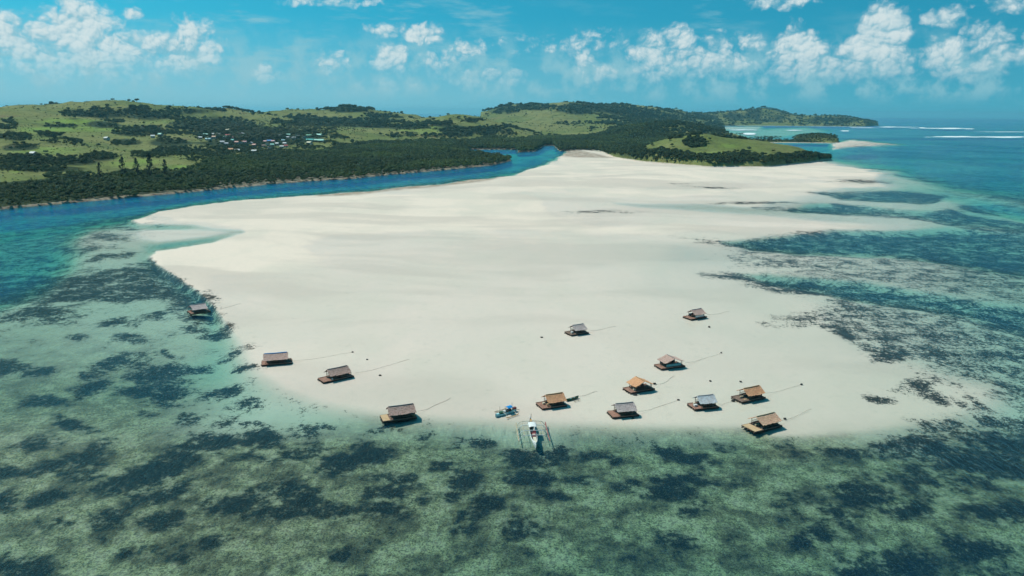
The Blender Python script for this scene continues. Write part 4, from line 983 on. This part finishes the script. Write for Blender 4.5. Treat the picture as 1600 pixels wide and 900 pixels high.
# ------------------------------------------------------------------ raft cottages
def thatch_slope(L, run, drop, seed, courses=6, holes=()):
    """one roof slope: overlapping courses of thatch with ragged hems; x along the ridge, slope falls towards -y"""
    r = random.Random(seed); V, F, U = [], [], []
    nx = max(8, int(L / 0.22))
    for c in range(courses):
        u0 = max(0.0, c / courses - 0.05); u1 = (c + 1) / courses + 0.05
        lift = 0.03 + 0.018 * (c % 2)
        base = len(V)
        for i in range(nx + 1):
            x = -L / 2 + L * i / nx + (r.uniform(-.05, .05) if 0 < i < nx else r.uniform(-.10, .04) * (1 if i else -1) * -1)
            for q, u in enumerate((u0, (u0 + u1) / 2, u1 + r.uniform(-.045, .05))):
                sag = 0.05 * math.sin(math.pi * u) + 0.05 * math.sin(math.pi * i / nx)
                z = -drop * u - sag + (0.0 if q == 0 else (0.035 if q == 1 else 0.065)) + r.uniform(-.015, .02)
                for dz in (0, -0.07): V.append((x, -run * u, z + dz)); U.append((x, u * run * 1.1, c * 3.1))
        for i in range(nx):
            a = base + i * 6; b = a + 6
            if any(h0 <= (i / nx) <= h1 and g0 <= c <= g1 for h0, h1, g0, g1 in holes): continue
            F += [(a, b, b + 2, a + 2), (a + 2, b + 2, b + 4, a + 4), (a + 1, a + 3, b + 3, b + 1), (a + 3, a + 5, b + 5, b + 3), (a + 4, b + 4, b + 5, a + 5)]
            if i == 0: F += [(a, a + 2, a + 3, a + 1), (a + 2, a + 4, a + 5, a + 3)]
            if i == nx - 1: F += [(b, b + 1, b + 3, b + 2), (b + 2, b + 3, b + 5, b + 4)]
    me = bpy.data.meshes.new('roof_slope'); me.from_pydata(V, [], F)
    at = me.attributes.new('uvw', 'FLOAT_VECTOR', 'POINT'); at.data.foreach_set('vector', np.array(U, np.float32).ravel())
    me.update(); return me
def raft(A, B, Cc, lab, roof='thatch_gold', deck='deck_red', porch=None, axis='x', seed=0, ridge_mat=None, rail='bamboo_dark', x0=-0.30, x1=0.37, eave=1.12, goods=(), holes=()):
    zt = 0.42
    a, b, c = (ground(p[0], p[1], zt) for p in (A, B, Cc))
    ex = (c - b); L = ex.length; ex.normalize(); ey = Vector((-ex.y, ex.x, 0))
    W = max(3.4, min(5.2, (a - b).dot(ey))); L = max(5.6, min(9.5, L))
    o = b + ex * L / 2 + ey * W / 2
    r = random.Random(seed)
    t = thing('raft_cottage', lab, 'raft cottage', (o.x, o.y, 0.0), math.atan2(ex.y, ex.x), 'floating raft cottages on the sandbar')
    for k in range(5):
        y = -W / 2 + 0.25 + (W - 0.5) * k / 4
        MB().tube([(-L / 2 - .1 + r.uniform(-.1, .1), y, 0.13), (0, y, 0.13), (L / 2 + .1 + r.uniform(-.1, .1), y, 0.13)], 0.17, 8).build('float', 'float_log', t, True)
    d = MB(); n = int(L / 0.30)
    for k in range(n):
        x = -L / 2 + L * (k + .5) / n
        d.box((x, r.uniform(-.04, .04), zt - 0.05 + r.uniform(-.012, .012)), (L / n - 0.03, W + r.uniform(-.06, .06), 0.05))
    dk_ = d.build('deck', deck, t)
    for s in (-1, 1): MB().box((0, s * (W / 2 - 0.05), zt + 0.02), (L, 0.10, 0.09)).build('edge_beam', deck, dk_)
    if porch:
        pw = (x0 + 0.5) * L * 0.86
        pn = obj('porch_panel', MB().box((0, 0, 0), (pw, W * 0.94, 0.04)).mesh('porch_panel'), porch, dk_); pn.location = (-L / 2 + pw / 2 + 0.05, 0, zt + 0.045)
    hx0, hx1 = x0 * L, x1 * L; hy = W * 0.455; RH = 0.98 + 0.1 * r.random()
    ze = zt + eave
    for px_ in (hx0 + .15, (hx0 + hx1) / 2, hx1 - .15):
        for s in (-1, 1):
            MB().tube([(px_, s * (hy - .22), zt), (px_ + r.uniform(-.03, .03), s * (hy - .22), ze + 0.08)], 0.055, 6).build('post', 'bamboo_dark', t)
    for s in (-1, 1):                                            # side rail with slats and a bench inside
        b2 = MB(); y = s * (hy - .22)
        for z in (0.32, 0.72): b2.tube([(hx0 + .15, y, zt + z), (hx1 - .15, y, zt + z)], 0.035, 5)
        m_ = int((hx1 - hx0) / 0.28)
        for k in range(m_ + 1): b2.box((hx0 + .15 + (hx1 - hx0 - .3) * k / m_, y, zt + .36), (0.05, 0.03, 0.74))
        rl_ = b2.build('railing', rail, t)
        if rail != 'bamboo_dark': MB().box(((hx0 + hx1) / 2, y - s * .0 + s * .06, zt + .38), ((hx1 - hx0) * .92, .04, .52)).build('side_panel', rail, rl_)
        MB().box(((hx0 + hx1) / 2, s * (hy - .55), zt + 0.42), ((hx1 - hx0) * 0.8, 0.42, 0.05)).box((hx0 + .6, s * (hy - .55), zt + .2), (.06, .36, .4)).box((hx1 - .6, s * (hy - .55), zt + .2), (.06, .36, .4)).build('bench', 'deck_brown', t)
    MB().box(((hx0 + hx1) / 2, 0, zt + 0.72), ((hx1 - hx0) * 0.45, 0.8, 0.05)).box(((hx0 + hx1) / 2 - .5, 0, zt + .35), (.08, .6, .7)).box(((hx0 + hx1) / 2 + .5, 0, zt + .35), (.08, .6, .7)).build('table', 'deck_brown', t)
    Lr = hx1 - hx0
    if axis == 'x':
        for s in (1, -1):
            me = thatch_slope(Lr + .75, hy + .22, RH * 1.06, seed * 7 + s, holes=holes if s == 1 else ())
            q = obj('roof_slope', me, roof, t); q.location = ((hx0 + hx1) / 2, 0, ze + RH); q.rotation_euler = (0, 0, 0 if s == 1 else math.pi)
        rd = MB().tube([(hx0 - .2, 0, ze + RH + .05), ((hx0 + hx1) / 2, 0, ze + RH + .02), (hx1 + .2, 0, ze + RH + .06)], 0.10, 6)
        if ridge_mat: rd.box(((hx0 + hx1) / 2, 0.22, ze + RH - .02), (Lr, 0.45, 0.05), Matrix.Rotation(math.radians(-24), 3, 'X'))
        rd.build('ridge_cap', ridge_mat or 'ridge_' + roof.split('_')[1], t)
        for x in (hx0 + .1, hx1 - .1):
            MB().tube([(x, -hy, ze - .02), (x, 0, ze + RH - .08), (x, hy, ze - .02)], 0.045, 5).build('gable_rafter', 'bamboo_dark', t)
    else:                                                         # ridge across the raft
        for s in (1, -1):
            me = thatch_slope(2 * hy + .5, Lr / 2 + .3, RH * 0.92, seed * 7 + s)
            q = obj('roof_slope', me, roof if s == 1 else (ridge_mat or roof), t); q.location = ((hx0 + hx1) / 2, 0, ze + RH * 0.92); q.rotation_euler = (0, 0, -math.pi / 2 if s == 1 else math.pi / 2)
        MB().tube([((hx0 + hx1) / 2, -hy - .1, ze + RH * 0.92 + .04), ((hx0 + hx1) / 2, hy + .1, ze + RH * 0.92 + .04)], 0.09, 6).build('ridge_cap', 'ridge_' + roof.split('_')[1], t)
        for y in (-hy + .05, hy - .05):
            MB().tube([(hx0, y, ze - .02), ((hx0 + hx1) / 2, y, ze + RH * 0.88), (hx1, y, ze - .02)], 0.045, 5).build('gable_rafter', 'bamboo_dark', t)
    MB().tube([(L / 2 - .25, -W * .2, zt - .1), (L / 2 - .22, -W * .2, zt + .75)], 0.07, 6).build('mooring_post', 'bamboo_dark', t)
    for (gx, gy, sx, sy, sz, mt, nm) in goods:
        MB().box((gx * L, gy * W, zt + 0.03 + sz / 2), (sx, sy, sz)).build(nm, mt, t)
    return o, ex, ey, L, W
RAFTS = [
 raft((295.8, 485.2), (299.0, 490.3), (328, 486), 'lone raft cottage with pale grey roof afloat over dark sea grass', 'thatch_grey', 'deck_red', seed=1, x0=-.36, x1=.30),
 raft((409.5, 563.5), (408.5, 570.5), (456, 566.5), 'long raft cottage with rose brown thatch and blue strip along its ridge', 'thatch_rose', 'deck_red', seed=2, ridge_mat='tarp_blue', x0=-.37, x1=.33, holes=()),
 raft((500, 590.8), (506, 597.3), (553, 587), 'raft cottage with mauve grey thatch and long rope beside the blue ridged one', 'thatch_mauve', 'deck_red', seed=3, x0=-.24, x1=.36, goods=((-.2, -.36, .3, .3, .3, 'paint_white', 'white_tub'),)),
 raft((591.7, 650.0), (598.5, 658.7), (651.7, 651.5), 'raft cottage with shaggy mauve thatch and pale tan porch at the water edge', 'thatch_mauve', 'deck_brown', porch='deck_tan', seed=4, x0=-.26, x1=.42, eave=1.15, goods=((.42, -.3, .5, .4, .35, 'paint_orange', 'crate'),)),
 raft((839.5, 628.7), (848, 638.5), (884, 633), 'gold thatched raft cottage between the green canoe and the outrigger boats', 'thatch_gold', 'deck_red', seed=5, x0=-.20, x1=.42, goods=((-.28, 0.1, .5, .4, .35, 'paint_cream', 'crate'), (-.22, -.25, .35, .35, .5, 'deck_tan', 'stool'))),
 raft((883.6, 518), (893, 523.4), (920, 519.2), 'small grey roofed raft cottage alone mid sandbar, farthest but one', 'thatch_grey', 'deck_brown', seed=6, x0=-.22, x1=.34, goods=((-.3, -.1, .6, .5, .5, 'paint_white', 'white_tub'),)),
 raft((1070, 493.7), (1080.3, 498.6), (1105, 494.3), 'farthest raft cottage with pale rose roof and white side rail', 'thatch_rose', 'deck_red', seed=7, rail='paint_white', x0=-.22, x1=.34),
 raft((1025, 569.6), (1034, 576.2), (1070.5, 571), 'raft cottage with teal side rails and mauve cross gabled roof', 'thatch_mauve', 'deck_red', axis='y', seed=8, ridge_mat='thatch_rose', rail='paint_teal', x0=-.30, x1=.38, eave=1.2),
 raft((975, 605.7), (986.5, 613.7), (1023.5, 607), 'bright gold raft cottage with cross gabled roof', 'thatch_gold', 'deck_red', axis='y', seed=9, x0=-.28, x1=.36, eave=1.15, goods=((-.26, -.2, .6, .5, .45, 'paint_cream', 'crate'),)),
 raft((951.3, 644.7), (958, 652), (998.7, 648), 'raft cottage with smooth pale grey roof and red brown porch', 'thatch_grey', 'deck_red', porch='deck_red', seed=10, x0=-.27, x1=.34),
 raft((1076, 632.4), (1086, 639.4), (1122, 635.5), 'raft cottage roofed with patched silver sheets', 'tarp_silver', 'deck_red', seed=11, x0=-.22, x1=.36, goods=((-.33, -.05, .7, .5, .35, 'paint_white', 'white_tub'), (-.30, .2, .4, .4, .4, 'paint_cream', 'crate'))),
 raft((1144, 619), (1160, 628), (1196.5, 620.5), 'gold thatched raft cottage on dark deck above the tan porch cottage', 'thatch_gold', 'deck_brown', seed=12, x0=-.20, x1=.40, goods=((-.26, -.28, .9, .35, .06, 'deck_tan', 'loose_board'), (-.27, .05, .9, .3, .35, 'bamboo_pale', 'seat'))),
 raft((1162, 663.5), (1180.2, 675.2), (1222.5, 664.5), 'tan thatched raft cottage with wide pale plywood porch, nearest the deep water', 'thatch_tan', 'deck_brown', porch='deck_tan', seed=13, x0=-.20, x1=.40, goods=((-.16, .05, .9, .3, .4, 'bamboo_pale', 'seat'), (-.12, -.32, .5, .4, .3, 'thatch_mauve', 'bundle'))),
]

# ------------------------------------------------------------------ boats
def hull(L, beam, depth, rise, n=22):
    """double-ended canoe hull, open on top, with an inner skin"""
    outer, inner = [], []
    for i in range(n + 1):
        u = -1 + 2 * i / n; x = u * L / 2; k = max(0.03, (1 - abs(u) ** 2.3)) ; w = beam / 2 * k ** 0.75
        zt = depth * 0.62 + rise * abs(u) ** 2.6; zb = -depth * 0.38 + rise * 0.55 * abs(u) ** 3.2
        o_ = []; i_ = []
        for j in range(9):
            a = math.pi * j / 8; yy = -math.cos(a); zz = 1 - math.sin(a) ** 0.8
            o_.append((x, w * yy, zb + (zt - zb) * zz)); i_.append((x * 0.97, w * 0.86 * yy, zb + 0.08 + (zt - zb - 0.08) * zz))
        outer.append(o_); inner.append(i_)
    b = MB(); b.loft(outer, close=False, cap=False); b.loft(inner, close=False, cap=False)
    m = n + 1
    for side in (0, 8):
        for i in range(n):
            a0 = i * 9 + side; a1 = a0 + 9; c0 = m * 9 + a0; c1 = m * 9 + a1; b.f.append((a0, a1, c1, c0))
    return b
def frame_from(p0, p1, z=0.3):
    a, b = ground(*p0, z), ground(*p1, z); e = b - a; return (a + b) / 2, e.length, math.atan2(e.y, e.x)
# the large double outrigger, bow towards deep water
o, L, rz = frame_from((828.6, 650.0), (837.8, 692.0), 1.35)
bt = thing('outrigger_boat', 'large white double outrigger boat nosing off the sand into dark weed', 'boat', (o.x, o.y, 0.0), rz)
hl = hull(L, 1.3, 1.05, 0.85).build('hull', 'paint_white', bt, True)
MB().box((L * .33, 0, .98), (L * .20, .62, .06)).build('bow_deck', 'paint_cream', bt)
MB().box((-L * .38, 0, 1.02), (L * .17, .55, .06)).build('stern_deck', 'paint_orange', bt)
MB().box((-L * .30, 0, .80), (L * .10, 1.2, .06)).build('engine_cover', 'paint_navy', bt)
cv = MB()
nx_ = 6
rings = []
for i in range(nx_ + 1):
    x = -L * .21 + L * .18 * i / nx_
    rings.append([(x, .78 * math.sin(a), 1.45 + .24 * math.cos(a) - .03 * math.sin(i * 1.3)) for a in np.linspace(-1.45, 1.45, 9)] + [(x, .75 * math.sin(a), 1.40 + .24 * math.cos(a)) for a in np.linspace(1.45, -1.45, 9)])
cn_ = cv.loft(rings, True, True).build('canopy', 'paint_white', bt, True)
for x in (-L * .20, -L * .04):
    for s in (-1, 1): MB().tube([(x, s * .56, .6), (x, s * .72, 1.5)], .035, 5).build('canopy_post', 'bamboo_pale', cn_)
MB().box((L * .00, 0.22, .80), (L * .055, .7, .3)).build('seat', 'paint_maroon', bt)
MB().box((L * .02, -0.28, .80), (L * .07, .45, .35)).build('seat', 'paint_dark', bt)
MB().box((L * .08, 0.05, .80), (L * .08, .8, .3)).build('seat', 'paint_maroon', bt)
MB().box((L * .14, 0.0, .94), (L * .035, .5, .25)).build('cushion', 'thatch_rose', bt)
MB().box((L * .19, 0.0, .80), (L * .05, .7, .28)).build('seat', 'paint_maroon', bt)
half = 22.5 * 0.1285
for x, mt in ((-L * .34, 'paint_cream'), (-L * .19, 'paint_white'), (L * .02, 'paint_white'), (L * .19, 'paint_white')):
    pts = [(x, y, 0.98 + .18 * math.cos(y / half * 1.5) - (0.85 * max(0, abs(y) / half - .72) / .28)) for y in np.linspace(-half, half, 17)]
    MB().tube(pts, .06, 6).build('outrigger_arm', mt, bt)
for s, mt in ((-1, 'bamboo_pale'), (1, 'paint_red')):
    y = s * half
    MB().tube([(x, y, .16 + .25 * (abs(x) / (L * .37)) ** 4) for x in np.linspace(-L * .40, L * .24, 12)], .10, 8).build('outrigger_float', mt, bt, True)
    MB().tube([(-L * .34, y * .62, 1.06), (L * .20, y * .62, 1.06)], .05, 5).build('walk_pole', 'bamboo_pale', bt)
MB().tube([(-L * .40, .05, .9), (-L * .41, .05, 2.3)], .04, 5).build('stern_pole', 'bamboo_dark', bt)
# the small blue-green outrigger
o, L, rz = frame_from((774.0, 647.0), (807.0, 637.2), 0.7)
sb = thing('outrigger_canoe', 'small mint outrigger boat with bright blue canopy on the sand edge', 'boat', (o.x, o.y, 0.05), rz)
hull(L, 0.80, 0.60, 0.32).build('hull', 'paint_mint', sb, True)
MB().box((-L * .40, 0, .56), (L * .13, .45, .05)).build('bow_deck', 'paint_mint', sb)
MB().box((-L * .22, .0, .60), (L * .15, .55, .35)).build('net_pile', 'paint_green', sb)
MB().box((-L * .08, .0, .64), (L * .08, .5, .3)).build('white_box', 'paint_white', sb)
MB().box((L * .12, .05, .66), (L * .20, .5, .45)).build('engine_box', 'paint_dark', sb)
MB().loft([[(L * .02, y, 1.25 + .30 * math.cos(y * 2.2)) for y in np.linspace(-.6, .6, 7)] + [(L * .02, y, 1.20 + .30 * math.cos(y * 2.2)) for y in np.linspace(.6, -.6, 7)],
           [(L * .24, y, 1.27 + .30 * math.cos(y * 2.2)) for y in np.linspace(-.6, .6, 7)] + [(L * .24, y, 1.22 + .30 * math.cos(y * 2.2)) for y in np.linspace(.6, -.6, 7)]]).build('canopy', 'tarp_blue', sb)
cn_ = sb.children[-1] if False else [c for c in bpy.data.objects if c.parent == sb and c.name.startswith('canopy')][0]
for x in (L * .03, L * .23):
    for s in (-1, 1): MB().tube([(x, s * .34, .4), (x, s * .55, 1.3)], .03, 5).build('canopy_post', 'bamboo_pale', cn_)
for x in (-L * .20, L * .22):
    MB().tube([(x, y, .62 + .12 * math.cos(y * .7) - (0.5 * max(0, abs(y) - 1.4) / .6)) for y in np.linspace(-2.0, 2.0, 15)], .04, 5).build('outrigger_arm', 'paint_cream', sb)
for s, mt in ((-1, 'paint_orange'), (1, 'bamboo_pale')):
    MB().tube([(x, s * 2.0, .12 + .12 * (abs(x) / (L * .3)) ** 4) for x in np.linspace(-L * .26, L * .32, 10)], .085, 7).build('outrigger_float', mt, sb, True)
MB().tube([(L * .40, 0, .55), (L * .62, -.15, .15)], .05, 5).build('propeller_shaft', 'paint_dark', sb)
MB().box((L * .40, .0, .75), (.7, .5, .35)).build('stern_gear', 'paint_maroon', sb)
for x, y in ((-L * .25, .3), (L * .33, .3)): MB().tube([(x, y, .4), (x, y, 1.9)], .03, 5).build('pole', 'bamboo_dark', sb)
# the green canoe
o, L, rz = frame_from((884.9, 625.2), (903.8, 619.8), 0.3)
gc = thing('paddle_canoe', 'tiny dark green canoe with one thin outrigger beside a gold thatched raft', 'canoe', (o.x, o.y, 0.08), rz)
hull(L, 0.62, 0.5, 0.22).build('hull', 'paint_green', gc, True)
for x in (-L * .12, L * .16):
    MB().tube([(x, .3, .36), (x, -.8, .42), (x, -1.35, .14)], .035, 5).build('outrigger_arm', 'bamboo_dark', gc)
    MB().box((x, 0, .30), (.22, .5, .04)).build('seat', 'paint_mint', gc)
MB().tube([(x, -1.35, .10 + .06 * (x / L) ** 2) for x in np.linspace(-L * .22, L * .30, 6)], .06, 6).build('outrigger_float', 'bamboo_pale', gc, True)

# ------------------------------------------------------------------ mooring ropes, floats and stones
_near = np.nonzero((RAD < 600) & (GY > 0))[0]; _nx, _ny, _nd = GX[_near], GY[_near], DEPTH[_near]
def top_z(x, y):
    """sand or water surface, whichever is higher"""
    k = np.argsort((_nx - x) ** 2 + (_ny - y) ** 2)[:4]
    return max(0.0, float(np.max(-_nd[k])))
def rope(p0, p1, lab, seed, z0=0.45, r=0.024):
    a, b = ground(*p0, z0), ground(*p1, 0.04); rr = random.Random(seed); n = 16; e = b - a; s = Vector((-e.y, e.x, 0)).normalized(); pts = []
    w1, w2 = rr.uniform(-.3, .3), rr.uniform(-.2, .2)
    for i in range(n + 1):
        u = i / n; p = a + e * u; p += s * (w1 * math.sin(math.pi * u) + w2 * math.sin(3 * math.pi * u)) * min(1, e.length / 8)
        gz = top_z(p.x, p.y) + r * 0.6
        p.z = max(gz, z0 * (1 - u * 3.2)) + .01 * math.sin(u * 40); pts.append(Vector((p.x - a.x, p.y - a.y, p.z)))
    t = MB().tube([tuple(p) for p in pts], r, 5).build('mooring_rope', 'rope_fibre', None, True, label=lab, category='rope', group='mooring ropes of the rafts')
    t.location = (a.x, a.y, 0)
def rock(px, py, s, lab, nm='stone', cat='stone', grp='dark stones on the sandbar'):
    p = ground(px, py, 0.0); r = np.random.RandomState(int(px * 7 + py))
    v = ICO[0] * (1 + (r.rand(len(ICO[0]), 1) - .5) * .5) * s * np.array([1, .8, .6])
    o = obj(nm, mesh_np(nm, v, ICO[1]), 'stone_dark', None, label=lab, category=cat, group=grp); o.location = (p.x, p.y, top_z(p.x, p.y) + s * 0.15)
rope((329, 484), (377, 474), 'faint mooring rope of the lone raft cottage over sea grass', 1)
rope((459, 564), (551, 550.5), 'thin mooring rope of the raft cottage with the blue ridge', 2, r=.021)
rope((554, 583), (639.5, 561), 'long dark mooring rope of the mauve grey raft cottage', 3, r=.022)
rope((653, 642.5), (704, 621.5), 'mooring rope of the shaggy raft cottage with tan porch', 4)
rope((904, 619.4), (933, 611), 'mooring rope running from the tip of the green canoe', 5, .3)
rope((920, 517), (962, 509.5), 'thin mooring rope of the small grey raft cottage mid sandbar', 6, r=.022)
rope((1070, 567), (1126.5, 551.5), 'mooring rope of the raft cottage with teal rails', 7, r=.021)
rope((1024, 602), (1054, 587), 'short mooring rope of the bright gold cross gabled raft', 8)
rope((998, 643), (1059.8, 624.8), 'dark mooring rope of the pale grey roofed raft', 9, r=.022)
rope((1121, 631), (1145.3, 626.5), 'short mooring rope of the silver roofed raft', 10, r=.021)
rope((1196, 614.5), (1252, 600.5), 'mooring rope of the gold thatched raft on dark deck', 11, r=.021)
rope((1221, 657.5), (1268, 638.5), 'mooring rope of the tan thatched raft with plywood porch', 12, r=.021)
rope((1105, 491.5), (1140, 486), 'thin mooring rope of the farthest raft cottage', 13, r=.021)
for px, py, s, lab in ((1022.7, 599.8, .45, 'dark mooring block on the rope of the cross gabled gold raft'), (992.5, 617.2, .5, 'dark stone just below the cross gabled gold raft'), (1060, 624.8, .3, 'mooring block at the end of the grey roofed raft rope'), (1145.5, 626.5, .42, 'mooring block at the end of the silver roofed raft rope'), (1252.3, 600.4, .32, 'mooring block at the end of the dark decked raft rope'), (1226.5, 654.4, .36, 'dark float on the rope beside the tan thatched raft'), (846.3, 527.2, .4, 'small dark stone alone left of the mid sandbar raft'), (1108, 510.8, .4, 'small dark stone just below the farthest raft'), (593.8, 587.0, .4, 'dark stone on the sand right of the mauve grey raft'), (573.8, 562.0, .36, 'dark stone near the long rope, above the mauve grey raft'), (989, 653.2, .28, 'small stone just below the pale grey roofed raft'), (1157.5, 596.2, .32, 'small stone above the dark decked gold raft'), (1110, 595.3, .3, 'small stone above the silver roofed raft'), (1110, 595.3, 0, ''), (1127, 551.2, .28, 'mooring block at the end of the teal railed raft rope'), (551, 550.5, .36, 'mooring block at the end of the blue ridged raft rope')):
    if s: rock(px, py, s, lab)

# ------------------------------------------------------------------ the air
def haze():
    hz = bpy.data.meshes.new('haze'); R_ = 28600.0; z0, z1 = -14.0, 160.0
    v = [(-R_, -R_, z0), (R_, -R_, z0), (R_, R_, z0), (-R_, R_, z0), (-R_, -R_, z1), (R_, -R_, z1), (R_, R_, z1), (-R_, R_, z1)]
    hz.from_pydata(v, [], [(0, 3, 2, 1), (4, 5, 6, 7), (0, 1, 5, 4), (1, 2, 6, 5), (2, 3, 7, 6), (3, 0, 4, 7)]); hz.update()
    m = bpy.data.materials.new('haze_air'); m.use_nodes = True; nt = m.node_tree; nt.nodes.clear()
    pv = nt.nodes.new('ShaderNodeVolumePrincipled'); pv.inputs['Density'].default_value = HAZE; pv.inputs['Color'].default_value = (0.30, 0.80, 1.0, 1); pv.inputs['Anisotropy'].default_value = 0.2
    ou = nt.nodes.new('ShaderNodeOutputMaterial'); nt.links.new(pv.outputs[0], ou.inputs['Volume'])
    hz.materials.append(m)
    obj('haze', hz, None, kind='stuff', label='thin blue sea haze over the whole bay')
HAZE = 5.6e-5
haze()
